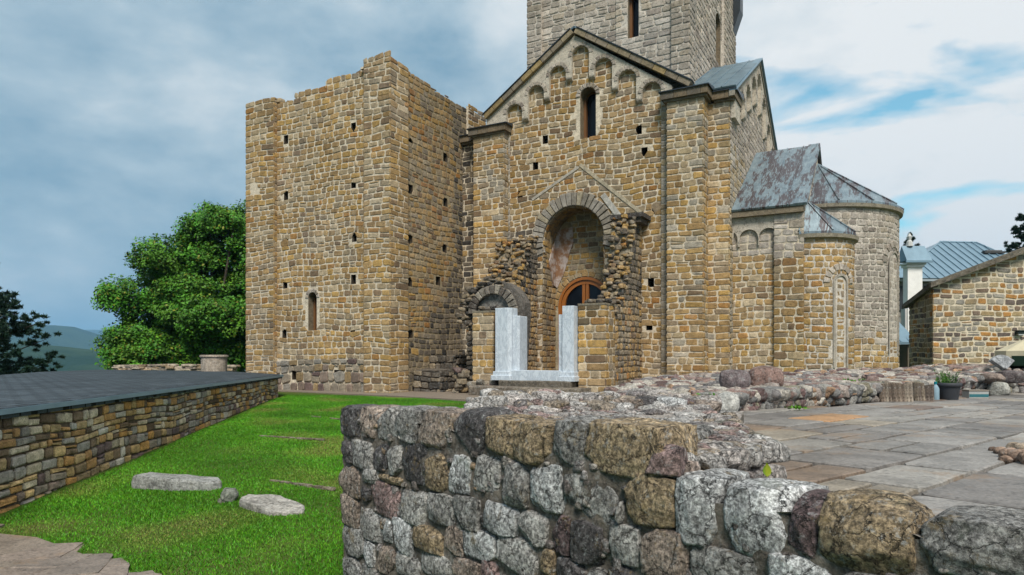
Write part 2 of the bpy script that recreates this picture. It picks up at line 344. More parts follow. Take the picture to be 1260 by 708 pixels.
def masonry(mb, F, s0, s1, z0, z1, pal=YEL, seed=1, ch=(0.155, 0.215), sw=(0.2, 0.42), joint=0.027, dep=0.016, top=None, clips=(), holes=(), wob=0.035, jit=0.018, ext=0.02, tone=None, m=0, split=0.045, flip=False):
    rc = random.Random(int(seed // 10)); rng = random.Random(seed * 7 + 3); z = z0
    while z < z1 - 0.03:
        h = rc.uniform(*ch)
        if z + h > z1 - 0.06: h = z1 - z
        s = s0 - rng.uniform(0, sw[0]*0.6); fst = True
        while s < s1 - 0.01:
            wd = rng.uniform(*sw) * (1.0 if rng.random() > 0.15 else 0.65); e = s + wd
            if s1 - e < sw[0]*0.5: e = s1 + ext
            a = max(s, s0 - ext); a = s0 - ext if fst else s
            rows = [(z, z+h)] if rng.random() > split else [(z, z+h*0.62), (z+h*0.62, z+h)]
            for (za, zb) in rows:
                j = joint/2; x0 = a + (0 if fst else j); x1 = e - (0 if e > s1 else j); y0, y1 = za+j, zb-j
                if x1-x0 < 0.04: continue
                cr = min(x1-x0, y1-y0) * rng.uniform(0.10, 0.26); J = lambda: rng.uniform(-jit, jit)
                jx0 = 0 if fst else 1; jx1 = 0 if e > s1 else 1
                poly = [(x0+cr, y0+J()), (x1-cr, y0+J()), (x1+J()*jx1, y0+cr), (x1+J()*jx1, y1-cr), (x1-cr, y1+J()), (x0+cr, y1+J()), (x0+J()*jx0, y1-cr), (x0+J()*jx0, y0+cr)]
                cx, cz = (x0+x1)/2, (y0+y1)/2
                if top and cz > top(cx) + 0.02: continue
                if inside((cx, cz), holes): continue
                for c in clips: poly = clip_half(poly, *c)
                if len(poly) < 3 or area(poly) < 0.004: continue
                if holes: poly = [push(p, holes) for p in poly]
                if area(poly) < 0.004: continue
                if wob: poly = [(p[0], p[1] + wob*noise.noise(Vector((p[0]*0.9, p[1]*0.9, seed*3.7)))*1.6) for p in poly]
                c = pick(rng, pal(cx, cz, rng) if callable(pal) else pal)
                vr = 1 + 0.28*noise.noise(Vector((cx*0.45, cz*0.45, seed*1.3))); gm = 0.2*max(0, noise.noise(Vector((cx*0.6+9, cz*0.6, seed*2.1)))*1.6); g_ = sum(c)/3*1.12; c = tuple((x*(1-gm)+g_*gm)*vr for x in c)
                if tone: t = tone(cx, cz, rng); c = tuple(x*t for x in c)
                if flip: poly = poly[::-1]
                stone(mb, F, poly, dep*rng.uniform(0.7, 1.35), c, m=m, rng=rng)
            s = e; fst = False
        z += h
def arc(cs, r, zs, n=12, a0=180, a1=0):
    return [(cs + r*math.cos(R(a0 + (a1-a0)*i/n)), zs + r*math.sin(R(a0 + (a1-a0)*i/n))) for i in range(n+1)]
def loop_of(h):
    if h[0] == 'rect': return [(h[1], h[3]), (h[1], h[4]), (h[2], h[4]), (h[2], h[3])]
    _, cs, r, zb, zs = h; return [(cs-r, zb)] + arc(cs, r, zs, 12) + [(cs+r, zb)]
def plate(mb, F, outer, holes=(), d0=0.0, d1=0.0, col=MORT, m=0, hd=None, hcol=(0.2, 0.155, 0.10)):
    """flat sheet with openings; d1 is the face, d0 the back; hd = depth of the reveals of the openings"""
    loops = [outer] + [loop_of(h) for h in holes]
    tri = tessellate_polygon([[Vector((p[0], p[1], 0)) for p in l] for l in loops]); flat = [p for l in loops for p in l]
    mb.add([F(p[0], p[1], d1) for p in flat], [tuple(t) for t in tri], col, m)
    if d0 != d1:
        n = len(outer); mb.add([F(p[0], p[1], d1) for p in outer] + [F(p[0], p[1], d0) for p in outer], [(i, (i+1)%n, n+(i+1)%n, n+i) for i in range(n)], col, m)
        if hd is None: hd = d0
    if hd is not None:
        for k, h in enumerate(holes):
            l = loop_of(h); n = len(l); dd = hd[k] if isinstance(hd, (list, tuple)) else hd
            mb.add([F(p[0], p[1], d1) for p in l] + [F(p[0], p[1], dd) for p in l], [(i, (i+1)%n, n+(i+1)%n, n+i) for i in range(n)], hcol if h[0] != 'rect' else (0.06, 0.045, 0.03), m)  # square putlog holes get darker reveals: their inner shade is in the colour
def panel(mb, F, h, d, col, m=0):
    l = loop_of(h); mb.add([F(p[0], p[1], d) for p in l], [tuple(range(len(l)))], col, m)
def ring(mb, F, cs, zs, r0, r1, n, dep, pal, seed, a0=180, a1=0, joint=0.02, m=0):
    rng = random.Random(seed)
    for i in range(n):
        t0 = a0 + (a1-a0)*(i+0.06)/n; t1 = a0 + (a1-a0)*(i+0.94)/n; q = r1*rng.uniform(0.97, 1.03)
        P = lambda r, t: (cs + r*math.cos(R(t)), zs + r*math.sin(R(t)))
        tm = (t0+t1)/2; poly = [P(r0, t0), P(r0, tm), P(r0, t1), P((r0+q)/2, t1), P(q, t1), P(q, tm), P(q, t0), P((r0+q)/2, t0)]
        stone(mb, F, poly[::-1], dep*rng.uniform(0.8, 1.15), pick(rng, pal), base=-0.02, m=m, rng=rng, inset=0.015)
# ------------------------------------------------------------------ rocks
def cubesphere(n):
    V = {}; F = []
    def idx(p):
        k = tuple(int(round(x*n*2)) for x in p)
        if k not in V: V[k] = (len(V), p)
        return V[k][0]
    for ax in range(3):
        for sg in (-1, 1):
            for i in range(n):
                for j in range(n):
                    q = []
                    for (a, b) in ((i, j), (i+1, j), (i+1, j+1), (i, j+1)):
                        p = [0, 0, 0]; p[ax] = sg; p[(ax+1)%3] = -1+2*a/n; p[(ax+2)%3] = -1+2*b/n; q.append(idx(p))
                    F.append(tuple(q) if sg > 0 else tuple(q[::-1]))
    return np.array([v[1] for v in sorted(V.values(), key=lambda x: x[0])], float), F
CS = {n: cubesphere(n) for n in (3, 4, 6, 9, 14, 18, 22)}
def rock(mb, c, size, seed, col, n=4, box=0.45, amp=0.16, axes=None, chops=3, m=0, fine=0.0, cl=(0.72, 0.95)):
    rs = np.random.RandomState(seed % 100000); C, F = CS[n]; S = C/np.linalg.norm(C, axis=1)[:, None]
    q = S*(1-box) + C*box*0.92
    f = np.zeros(len(q))
    for k in range(5): f += np.sin(q @ (rs.randn(3)*(1.3+k*0.8)) + rs.rand()*6.28)*(0.55/(1+k*0.6))
    q = q*(1 + amp*f/1.4)[:, None]
    for k in range(chops):
        d = rs.randn(3); d /= np.linalg.norm(d); lim = rs.uniform(*cl); e = q @ d - lim; e[e < 0] = 0; q = q - np.outer(e*0.85, d)
    if fine:
        f = np.zeros(len(q))
        for k in range(10): f += np.abs(np.sin(q @ (rs.randn(3)*(3.5+k*1.7)) + rs.rand()*6.28))/(1+k*0.25) - .6/(1+k*.25)
        q = q*(1 + fine*f/3)[:, None]
    q = q*(np.array(size)/2)[None, :]
    if axes is not None: q = q @ np.array(axes)
    else:
        t = rs.rand()*6.28; q = q @ np.array([[math.cos(t), math.sin(t), 0], [-math.sin(t), math.cos(t), 0], [0, 0, 1]])
    q = q + np.array(c); mb.add(q.tolist(), F, col, m)
RED = [((0.22,0.15,0.13),3),((0.30,0.25,0.22),3),((0.14,0.09,0.085),2),((0.34,0.31,0.27),3),((0.30,0.19,0.12),1.5),((0.42,0.38,0.33),1.5),((0.18,0.165,0.16),2)]
GREY = {'dk': (0.075,0.068,0.068), 'gy': (0.25,0.24,0.225), 'lg': (0.38,0.38,0.375), 'br': (0.24,0.19,0.155), 'och': (0.26,0.195,0.12), 'rd': (0.21,0.145,0.135), 'rdk': (0.10,0.07,0.07), 'pk': (0.33,0.26,0.22)}
# ------------------------------------------------------------------ church frame: a = along the south front, b = into the picture, z up
OX, OY = -3.75, 21.15; UX, UY = 0.8785, -0.4777
def fa(px, b):                                   # a at pixel column on the plane b
    r = (px-630)/846; X = OX + b*(-UY); Y = OY + b*UX; return (r*Y - X)/(UX - r*UY)
def fb(px, a):                                   # b at pixel column on the plane a
    r = (px-630)/846; X = OX + a*UX; Y = OY + a*UY; return (r*Y - X)/(-UY - r*UX)
def dep_ab(a, b): return OY + a*UY + b*UX
def zz(py, a, b): return (440-py)/846*dep_ab(a, b)
def pf(px, py, b): a = fa(px, b); return (a, zz(py, a, b))
RZ = math.atan2(UY, UX)
def front(b, d_=1): return lambda s, z, d: (s, b - d, z)            # faces the camera
def east(a): return lambda s, z, d: (a + d, s, z)                    # faces +u
def west(a): return lambda s, z, d: (a - d, s, z)
def north(b): return lambda s, z, d: (s, b + d, z)
GZ = -1.12
def soot(fn):                                                         # blackened stone, its own patches
    return fn
# ================================================================== ground, hills, haze
def ground_z(x, y):
    z = -1.62 + (min(max(y, 3.0), 19.0) - 5.0)*0.0345
    r = math.hypot(x, y)
    if r > 55: z -= (min(r, 500)-55)*0.135
    elif y < 24: z += 0.03*noise.noise(Vector((x*0.4, y*0.4, 3.3)))
    return z
def make_ground():
    def axis(lo, hi, dense): 
        s = set()
        v = -dense
        while v <= dense + 1e-6: s.add(round(v, 3)); v += 1.0
        v = dense; st = 1.0
        while v < hi: v += st; st *= 1.22; s.add(round(min(v, hi), 3)); s.add(-round(min(v, -lo), 3))
        return sorted(s)
    xs = axis(-9000, 9000, 30); ys = axis(-9000, 9000, 30); mb = MB(); n = len(xs)
    mb.add([(x, y, ground_z(x, y)) for y in ys for x in xs], [(j*n+i, j*n+i+1, (j+1)*n+i+1, (j+1)*n+i) for j in range(len(ys)-1) for i in range(n-1)])
    tag(mb.build('ground', M['ground'], smooth=True), kind='structure')
make_ground()
def hill(name, Y, crest, half, x0, x1, nx=90, ny=14, seed=0, zb=-62):
    mb = MB(); pts = []
    for j in range(ny+1):
        t = -1 + 2*j/ny
        for i in range(nx+1):
            x = x0 + (x1-x0)*i/nx; k = math.cos(t*math.pi/2)**1.2
            h = crest(x) + 14*noise.noise(Vector((x*0.003, t*2, seed)))*Y/3000
            pts.append((x, Y + t*half, zb + (h - zb)*k + 6*k*noise.noise(Vector((x*0.011, t*6, seed+5)))*Y/3000))
    mb.add(pts, [(j*(nx+1)+i, j*(nx+1)+i+1, (j+1)*(nx+1)+i+1, (j+1)*(nx+1)+i) for j in range(ny) for i in range(nx)])
    tag(mb.build(name, M['forest'], smooth=True), kind='structure')
def prof(pts, Y):
    P = [((p[0]-630)/846*Y, (440-p[1])/846*Y) for p in pts]
    return lambda x: float(np.interp(x, [p[0] for p in P], [p[1] for p in P]))
hill('wooded_hill', 3000, prof([(-900,430),(-400,412),(-60,398),(40,398),(75,401),(105,412),(140,428),(200,440),(500,446),(2400,446)], 3000), 900, -5600, 6000, seed=2)
hill('far_hill', 6500, prof([(-900,420),(-200,414),(60,418),(95,409),(130,405),(170,409),(260,424),(500,436),(900,444),(2400,440)], 6500), 1500, -11000, 9000, seed=7)
hill('valley_woods', 1100, prof([(-900,440),(-100,425),(30,423),(90,428),(130,432),(260,440),(2000,452)], 1100), 420, -2100, 2500, seed=11)
# ================================================================== forecourt strip, path
def sheet(name, pts, z, mat, grid=None):
    mb = MB(); tri = tessellate_polygon([[Vector((p[0], p[1], 0)) for p in pts]])
    n = len(pts); zt = [(z if not callable(z) else z(*p)) for p in pts]
    mb.add([(p[0], p[1], q) for p, q in zip(pts, zt)], [tuple(t) for t in tri]); mb.add([(p[0], p[1], q) for p, q in zip(pts, zt)] + [(p[0], p[1], q-0.15) for p, q in zip(pts, zt)], [(i, (i+1)%n, n+(i+1)%n, n+i) for i in range(n)])
    return tag(mb.build(name, mat), kind='structure')
def W(a, b): return (OX + a*UX - b*UY, OY + a*UY + b*UX)
sheet('forecourt', [W(-7.5, -0.55), W(-3, -0.7), W(0.6, -1.0), W(2.5, -1.4), W(9, -2.2), W(10.5, 4.5), W(0, 7), W(-7.5, 0.5)], GZ + 0.02, M['gravel'])
def P(px, py, z): Y = -z*846/(py-440); return ((px-630)/846*Y, Y)
def edge_path():
    out = []
    for (x, y) in [P(-420, 655, -1.6), P(0, 663, -1.6), P(45, 667, -1.6), P(100, 685, -1.6), P(150, 712, -1.6), P(230, 800, -1.6), P(100, 1100, -1.6), P(-700, 1000, -1.6)]: out.append((x, y))
    mb = MB(); F = lambda s, t, d: (s, t, ground_z(s, t) + 0.03 + d)
    tri = tessellate_polygon([[Vector((p[0], p[1], 0)) for p in out]]); mb.add([F(p[0], p[1], 0) for p in out], [tuple(t) for t in tri], (0.22, 0.18, 0.145))
    sel = lambda s, t: -1
    rng = random.Random(5)
    for k in range(240):
        s = rng.uniform(-6.2, -1.2); t = rng.uniform(1.5, 6.5); q = (s, t); ins = False
        for i in range(len(out)):
            a, b = out[i], out[(i+1)%len(out)]
            if (a[1] > t) != (b[1] > t) and s < (b[0]-a[0])*(t-a[1])/(b[1]-a[1]) + a[0]: ins = not ins
        if not ins: continue
        rock(mb, (s, t, ground_z(s, t) + 0.015), (rng.uniform(0.4, 0.8), rng.uniform(0.3, 0.55), 0.045), k, pick(rng, [((0.25,0.20,0.165),4),((0.28,0.22,0.17),2),((0.22,0.18,0.15),2)]), n=4, box=0.8, amp=0.12)
    tag(mb.build('stone_path', M['paving']), kind='structure')
edge_path()
# ================================================================== church and ruined tower
def part(mb, name, mat, parent, smooth=False): return mb.build(name, mat, parent, smooth)
tower = empty('ruined_tower', (OX, OY, 0), RZ, 'roofless square ruined tower of golden sandstone with putlog holes beside the gabled church front', 'tower')
def tower_build():
    mb = MB(); aL = -6.38; pL = fa(337, 0); pR = fa(448, 0)
    T = [pf(x, y, 0) for x, y in ((303,125),(336,121))]; steps = [(303,337,123),(337,360,121),(360,397,107),(397,440,89),(440,449,76),(449,481,68)]
    prof_ = []
    for x0, x1, y in steps:
        a0, a1 = fa(x0, 0), fa(x1, 0); am = (a0+a1)/2; prof_.append((a0, a1, zz(y, am, 0)))
    def top(s):
        for a0, a1, z in prof_:
            if s < a1: return z + 0.09*(s-a0)/(a1-a0)*0
        return prof_[-1][2]
    zt = 9.45; zb = zz(442, -3, 0)
    rb = lambda cx, cz, rng: (PURP if cz < zb else (YEL if cz < 8.6 or rng.random() < 0.6 else YELD))
    def hole(px, py, b, s=0.10, h=0.15): a, z = pf(px, py, b); return ('rect', a-s, a+s, z-h, z+h)
    b1 = 0.14
    hs = [hole(*p, b1) for p in ((435,157),(352,172),(435,226),(352,241),(352,300),(436,292),(351,350),(435,344),(350,411),(434,409),(362,462),(414,461))] + [hole(403, 273, b1, 0.05, 0.06)]
    wa, wz = pf(384.5, 407, b1); wr = 0.19; win = ('arch', wa, wr, wz, zz(367, wa, b1))
    Fm = front(b1)
    outer = [(pL, GZ-0.3), (pL, top(pL+0.1)-0.08)]
    for a0, a1, z in prof_[1:5]: outer += [(max(a0, pL), z-0.1), (min(a1, pR), z-0.1)]
    outer += [(pR, GZ-0.3)]
    o2 = [outer[0]]
    for p in outer[1:]:
        if math.hypot(p[0]-o2[-1][0], p[1]-o2[-1][1]) > 0.01: o2.append(p)
    plate(mb, Fm, o2, hs + [win], 0, 0, MORT, hd=[-0.6]*len(hs) + [-0.55])
    for h in hs: panel(mb, Fm, h, -0.6, (0.03, 0.025, 0.02))  # near-black backs, the shade inside the holes put into the colour
    voids = hs + [('arch', wa, wr + 0.12, wz, win[4])]
    masonry(mb, Fm, pL, pR, zb, zt, rb, 11, top=top, holes=voids, wob=0.05)
    masonry(mb, Fm, pL, pR, GZ-0.1, zb, PURP, 21, ch=(0.25, 0.36), sw=(0.25, 0.42), holes=voids, wob=0.08, dep=0.05, jit=0.02)
    ring(mb, Fm, wa, win[4], wr, wr+0.13, 7, 0.03, PALE, 5)
    for s_, e_ in ((aL, pL), (pR, 0)):
        f = front(0); t1 = top((s_+e_)/2); plate(mb, f, [(s_, GZ-0.3), (s_, t1-0.08), (e_, t1-0.08), (e_, GZ-0.3)], (), 0, 0)
        hh = [hole(314, 232, 0)] if s_ == aL else []
        masonry(mb, f, s_, e_, GZ-0.1, zt, YEL, 12 if s_ == aL else 14, top=top, sw=(0.28, 0.5), holes=hh, wob=0.05, ext=0.024)
        for x in (s_, e_):                                              # pilaster returns
            if x in (pL, pR):
                g = east(x) if x == pL else west(x); masonry(mb, g, 0, b1, GZ, t1, YEL, 13, wob=0.05, sw=(0.2, 0.3)); mb.add([(x,0,GZ-.3),(x,b1,GZ-.3),(x,b1,t1-.08),(x,0,t1-.08)], [(0,1,2,3)], MORT)
    # east side
    bq = fb(502, 0); be = fb(577, 0); bE = 5.75; a1 = -0.12; Fe = east(a1)
    tz = lambda b: zz(135, 0, 5.0) + (9.3 - zz(135, 0, 5.0))*max(0, 1-(b/5.2))*0.55
    zs1 = zz(84, 0, bq); zs2 = zz(134, 0, be)
    te = lambda s: zs1 + (zs2-zs1)*(s-bq)/(be-bq)
    def hole_e(px, py): b = fb(px, a1); z = zz(py, a1, b); return ('rect', b-0.13, b+0.13, z-0.15, z+0.15)
    he = [hole_e(*p) for p in ((505,176),(548,194),(505,233),(548,249),(504.5,295),(547,306),(504,347),(539,346),(505,412))]
    plate(mb, Fe, [(bq, GZ-.3), (bq, te(bq)-.1), (be, te(be)-.1), (be, GZ-.3)], he, 0, 0, (0.3,0.24,0.15), hd=-0.6)
    for h in he: panel(mb, Fe, h, -0.6, (0.03, 0.025, 0.02))  # hole backs coloured almost black to stand for shade
    def pe(cx, cz, rng):                                                # blackened stone low down, darker stones also towards the church
        k = (cx-1.6)/2.4; lim = 0.2 + 3.2*max(0, k) + 0.9*noise.noise(Vector((cx*1.1, cz*0.9, 2)))
        if cz < lim and rng.random() < 0.9: return DARK
        if cx > 3.7 and rng.random() < 0.75: return DARK
        return YELD
    masonry(mb, Fe, bq, be, GZ-.1, 9.6, pe, 15, top=te, holes=he, wob=0.06, joint=0.03)
    for s_, e_, t_ in ((0, bq, lambda s: zz(72, 0, 0)+0.0), (be, bE, lambda s: zz(133, 0, be)+0.05)):
        f = east(0); t1 = t_(0); plate(mb, f, [(s_, GZ-.3), (s_, t1-.08), (e_, t1-.08), (e_, GZ-.3)]); masonry(mb, f, s_, e_, GZ-.1, 9.6, YEL if s_ == 0 else YELD, 16, top=t_, wob=0.05, sw=(0.3, 0.55), ext=0.024)
    mb.add([(0,be,GZ-.3),(a1,be,GZ-.3),(a1,be,9.2),(0,be,9.2)], [(0,1,2,3)], MORT); mb.add([(0,bq,GZ-.3),(a1,bq,GZ-.3),(a1,bq,9.1),(0,bq,9.1)], [(0,1,2,3)], MORT)
    # wall thickness, inner faces and hidden sides of the hollow shell
    C_ = (0.27, 0.21, 0.13)
    for i, (a0, a1_, z) in enumerate(prof_):
        a1_ = min(a1_, -0.01)
        y0 = 0.001 if i in (0, 5) else b1+0.001
        mb.add([(a0,y0,z-.1),(a1_,y0,z-.1),(min(a1_,-.3),1.2 if i < 5 else .8,z-.1),(a0,1.2 if i < 5 else .8,z-.1),(a0,1.2 if i < 5 else .8,GZ),(min(a1_,-.3),1.2 if i < 5 else .8,GZ)], [(0,1,2,3),(3,2,5,4)], C_)
        rr = random.Random(i+3)
        for k in range(int((a1_-a0)/0.3)+1):
            x = a0+0.15+k*0.3
            if x < a1_: rock(mb, (x, y0+rr.uniform(0.15, 0.3), z-0.09), (0.32, 0.3, rr.uniform(0.1, 0.2)), i*50+k, pick(rr, YELD), n=4, box=0.7)
    for k in range(18):
        b = bq + (be-bq)*(k+0.5)/18; rock(mb, (a1-0.2, b, te(b)-0.08), (0.34, 0.3, 0.14), 700+k, pick(random.Random(k), YELD), n=4, box=0.7)
    mb.add([(a1,bq,te(bq)-.1),(a1,be,te(be)-.1),(-1.2,be,te(be)-.1),(-1.2,bq,te(bq)-.1),(-1.2,be,GZ),(-1.2,bq,GZ)], [(0,1,2,3),(3,2,4,5)], C_)
    mb.add([(0,0,9.1),(0,bq,9.1),(-1.2,bq,9.1),(-1.2,0,9.1)], [(0,1,2,3)], C_); mb.add([(0,be,zs2-.05),(0,bE,zs2-.05),(-1.2,bE,zs2-.05),(-1.2,be,zs2-.05)], [(0,1,2,3)], C_)
    fw = west(aL); plate(mb, fw, [(0, GZ-.3), (0, 8.9), (5.75, 8.6), (5.75, GZ-.3)]); masonry(mb, fw, 0, 5.75, GZ-.1, 8.9, YEL, 17, wob=0.05, flip=True)
    fn = north(5.75); plate(mb, fn, [(aL, GZ-.3), (aL, 8.6), (0, 7.8), (0, GZ-.3)])
    wall = part(mb, 'wall', M['masonry'], tower)
    # window
    mw = MB(); l = lambda r: [(wa-r, wz+0.0)] + arc(wa, r, win[4], 10) + [(wa+r, wz)]
    f = front(b1+0.5); o_, i_ = l(wr), l(wr-0.045); n = len(o_)
    mw.add([f(p[0], p[1], 0.04) for p in o_] + [f(p[0], p[1], 0.04) for p in i_] + [f(p[0], p[1], 0) for p in i_], [(i, i+1, n+i+1, n+i) for i in range(n-1)] + [(n+i, n+i+1, 2*n+i+1, 2*n+i) for i in range(n-1)])
    mw.box(wa-wr, wa-wr+0.07, b1+0.24, b1+0.5, wz, win[4]+0.02)
    fr = part(mw, 'window', M['wood_dark'], tower); mg = MB(); mg.add([f(p[0], p[1], 0.01) for p in i_], [tuple(range(n))]); part(mg, 'pane', M['glass'], fr)
    # low blackened ledge at the foot of the east side
    ml = MB(); fl = front(1.6); z1 = zz(437, 0.6, 1.8)
    x1 = 0.95
    plate(ml, east(x1), [(1.3, GZ-.2), (1.3, z1-0.5), (2.2, z1-0.45), (2.2, z1), (3.9, z1), (3.9, GZ-.2)], (), -1.0, 0, (0.12, 0.1, 0.08))
    masonry(ml, east(x1), 1.3, 3.9, GZ-.1, z1, DARK, 25, ch=(0.15, 0.24), top=lambda s: z1-0.45 if s < 2.2 else z1, dep=0.05, wob=0.07)
    masonry(ml, front(1.3), -0.05, x1, GZ-.1, z1-0.5, DARK, 26, ch=(0.15, 0.24), dep=0.05, wob=0.07); plate(ml, front(1.3), [(-.05, GZ-.2), (-.05, z1-.5), (x1, z1-.5), (x1, GZ-.2)], col=(0.12,0.1,0.08))
    masonry(ml, front(2.2), -0.05, x1, z1-.5, z1, DARK, 27, ch=(0.15, 0.24), dep=0.05, wob=0.07); plate(ml, front(2.2), [(-.05, z1-.6), (-.05, z1), (x1, z1), (x1, z1-.6)], col=(0.12,0.1,0.08))
    part(ml, 'ledge', M['rubble'], tower)
tower_build()

church = empty('stone_church', (OX, OY, 0), RZ, 'golden and pale stone church with gabled front, square drum tower and sheet metal roofs', 'church')
BW = 4.17; AC = 4.35
def church_build():
    gz = GZ-0.3
    zE = 8.22; apex = (4.42, 10.62); aL = 1.05; aR = 7.6
    # ---------------- south wall
    mb = MB(); Fm = front(BW)
    def hole(px, py, s=0.10, h=0.14): a, z = pf(px, py, BW); return ('rect', a-s, a+s, z-h, z+h)
    hs = [hole(*p) for p in ((671,172),(786,160),(793,187),(659,204),(801,348),(799,401),(806,258),(640,240),(640,335))]
    wa, wz = pf(723.5, 170, BW); wr = 0.275; win = ('arch', wa, wr, wz, zz(118, wa, BW))
    nic = ('arch', 4.32, 1.08, -0.66, 3.91)
    slL = (apex[1]-zE)/(apex[0]-aL); slR = (apex[1]-zE)/(aR+0.25-apex[0])
    outer = [(aL, gz), (aL, zE), apex, (aR, zE), (aR, gz)]
    plate(mb, Fm, outer, hs + [win, nic], 0, 0, MORT, hd=[-0.6]*len(hs) + [-0.6, -0.9])
    for h in hs: panel(mb, Fm, h, -0.6, (0.03, 0.025, 0.02))  # shade of the deep holes painted as a near-black back
    clips = [(aL, zE-0.05, slL, -1), (aR+.25, zE-0.05, -slR, -1)]
    voids = hs + [('arch', wa, wr+0.13, wz, win[4]), ('arch', 4.32, 1.08, -0.66, 3.91)]
    def pw(cx, cz, rng):
        d = abs(cx-4.35)
        if cz > 8.6 and rng.random() < 0.4: return YELD
        if cx < 2.3 and cz < 4.4 + 0.8*noise.noise(Vector((cx*2, cz, 4))) and rng.random() < 0.8: return DARK
        if cx < 3.0 and 2.5 < cz < 4.3 and rng.random() < 0.7: return DARK
        return YEL if rng.random() < 0.65 else YELD
    masonry(mb, Fm, aL, aR, GZ-.1, 10.6, pw, 31, holes=voids, clips=clips, wob=0.06, sw=(0.22, 0.46))
    ring(mb, Fm, wa, win[4], wr, wr+0.15, 9, 0.035, PALE, 6)
    # big portal arch of grey voussoirs
    gv = [((0.30,0.27,0.23),3),((0.24,0.21,0.17),2),((0.33,0.28,0.2),1)]
    ring(mb, front(BW-0.06), 4.32, 3.91, 1.09, 1.52, 25, 0.06, gv, 8, a0=190, a1=-15)
    ring(mb, front(BW-0.01), 4.32, 3.91, 1.09, 1.50, 1, 0.05, gv, 8, a0=200, a1=190)
    # niche: jambs, vault and back wall
    nb = 5.07; fe = east(3.24); masonry(mb, fe, BW-0.06, nb, -0.7, 3.95, YELD, 33, joint=0.03, sw=(0.22, 0.4)); mb.add([(3.239,BW,-.7),(3.239,nb+.05,-.7),(3.239,nb+.05,3.95),(3.239,BW,3.95)], [(0,1,2,3)], MORT)
    fwj = west(5.40); masonry(mb, fwj, BW-0.06, nb, -0.7, 3.95, YELD, 34, flip=True)
    Fv = lambda s, t, d: (4.32 + (1.08-d)*math.cos(s), t, 3.91 + (1.08-d)*math.sin(s))
    masonry(mb, Fv, 0, math.pi, BW-0.03, nb, YELD, 35, ch=(0.2, 0.26), sw=(0.16, 0.3), wob=0, joint=0.03, jit=0.006, flip=True)
    Fb = front(nb); dr = ('arch', AC, 1.0, -0.72, 1.76)
    masonry(mb, Fb, 3.2, 5.45, -0.7, 5.2, YELD, 36, holes=[('arch', AC, 1.14, -0.72, 1.76)], sw=(0.25, 0.42), wob=0.03)
    plate(mb, Fb, [(3.2, -0.75), (3.2, 5.1), (5.45, 5.1), (5.45, -0.75)], [dr], 0, 0, (0.38,0.32,0.22), hd=-0.2)
    ring(mb, Fb, AC, 1.76, 1.01, 1.17, 13, 0.03, YEL, 9)
    mb.add([(3.2,BW,-.68),(5.45,BW,-.68),(5.45,nb+.3,-.68),(3.2,nb+.3,-.68)], [(0,1,2,3)], (0.2,0.17,0.13))
    # white lime lines of a former gable above the arch
    def strip(p0, p1, wd, d, col):
        (a0, z0), (a1, z1) = pf(*p0, BW), pf(*p1, BW); l = math.hypot(a1-a0, z1-z0); nx, nz = -(z1-z0)/l*wd, (a1-a0)/l*wd
        plate(mb, Fm, [(a0-nx, z0-nz), (a1-nx, z1-nz), (a1+nx, z1+nz), (a0+nx, z0+nz)], (), 0.0, d, col)
    strip((655,246), (712,206), 0.045, 0.03, (0.42,0.38,0.32)); strip((714,203), (789,262), 0.055, 0.035, (0.42,0.36,0.26)); strip((742,240), (765,270), 0.09, 0.05, (0.42,0.4,0.36))
    wall = part(mb, 'wall', M['masonry'], church)
    # ---------------- blind arcade following the gable
    def arcade(F, arches, corb, hw, xl, xr, zl, zr, rk, th, name, rngs):
        mb = MB(); pts = [(xl, zl)]; zc = [zl] + [c for c in corb] + [zr]
        for i, (a, zt_) in enumerate(arches):
            zs = zt_ - hw; pts += [(a-hw, zc[i])] + arc(a, hw, zs, 10) + [(a+hw, zc[i+1])]
        pts += [(xr, zr)] + rk
        p2 = [pts[0]]
        for p in pts[1:]:
            if math.hypot(p[0]-p2[-1][0], p[1]-p2[-1][1]) > 0.004: p2.append(p)
        plate(mb, F, p2, (), 0.0, th, (0.52, 0.46, 0.375))
        for i in range(len(corb)):                                      # rounded corbels
            x = (arches[i][0] + arches[i+1][0])/2; z = corb[i]; wd = max(0.07, (arches[i+1][0]-arches[i][0])/2 - hw)
            vs = []; 
            for k in range(7):
                t = math.pi/2*k/6
                for xx in (-1, 1): vs.append(F(x + xx*wd, z - 0.12*math.sin(t)+0.004, th*math.cos(t)+0.006))
            fs = [(2*k, 2*k+1, 2*k+3, 2*k+2) for k in range(6)]
            mb.add(vs, fs, (0.47,0.41,0.33)); nv = len(vs)
            mb.add(vs[0::2] + [F(x-wd, z, 0)], [tuple(range(8))], (0.47,0.41,0.33)); mb.add(vs[1::2] + [F(x+wd, z, 0)], [tuple(range(8))], (0.47,0.41,0.33))
        for i, (a, zt_) in enumerate(arches): ring(mb, (lambda F: lambda s, z, d: F(s, z, d+th+0.001))(F), a, zt_-hw, hw+0.005, hw+0.13, 7, 0.018, PALE, 70+i)
        return part(mb, name, M['pale'], church)
    ar = [pf(x, y, BW) for x, y in ((635,130),(661.5,107),(688,83.5),(716,58.5),(744,73.5),(773,88),(803,103))]
    cb = [pf(x, y, BW)[1] for x, y in ((649,146),(676,121),(702,97),(731,94),(759,109),(789,123))]
    rk = [(aR+0.05, zz(108, 7.55, BW)), (apex[0], apex[1]-0.05), (aL, zz(148, aL, BW))]
    arcade(Fm, ar, cb, 0.305, aL+0.02, aR+0.05, zz(160, aL, BW), zz(130, aR, BW), rk, 0.14, 'arcade', 1)
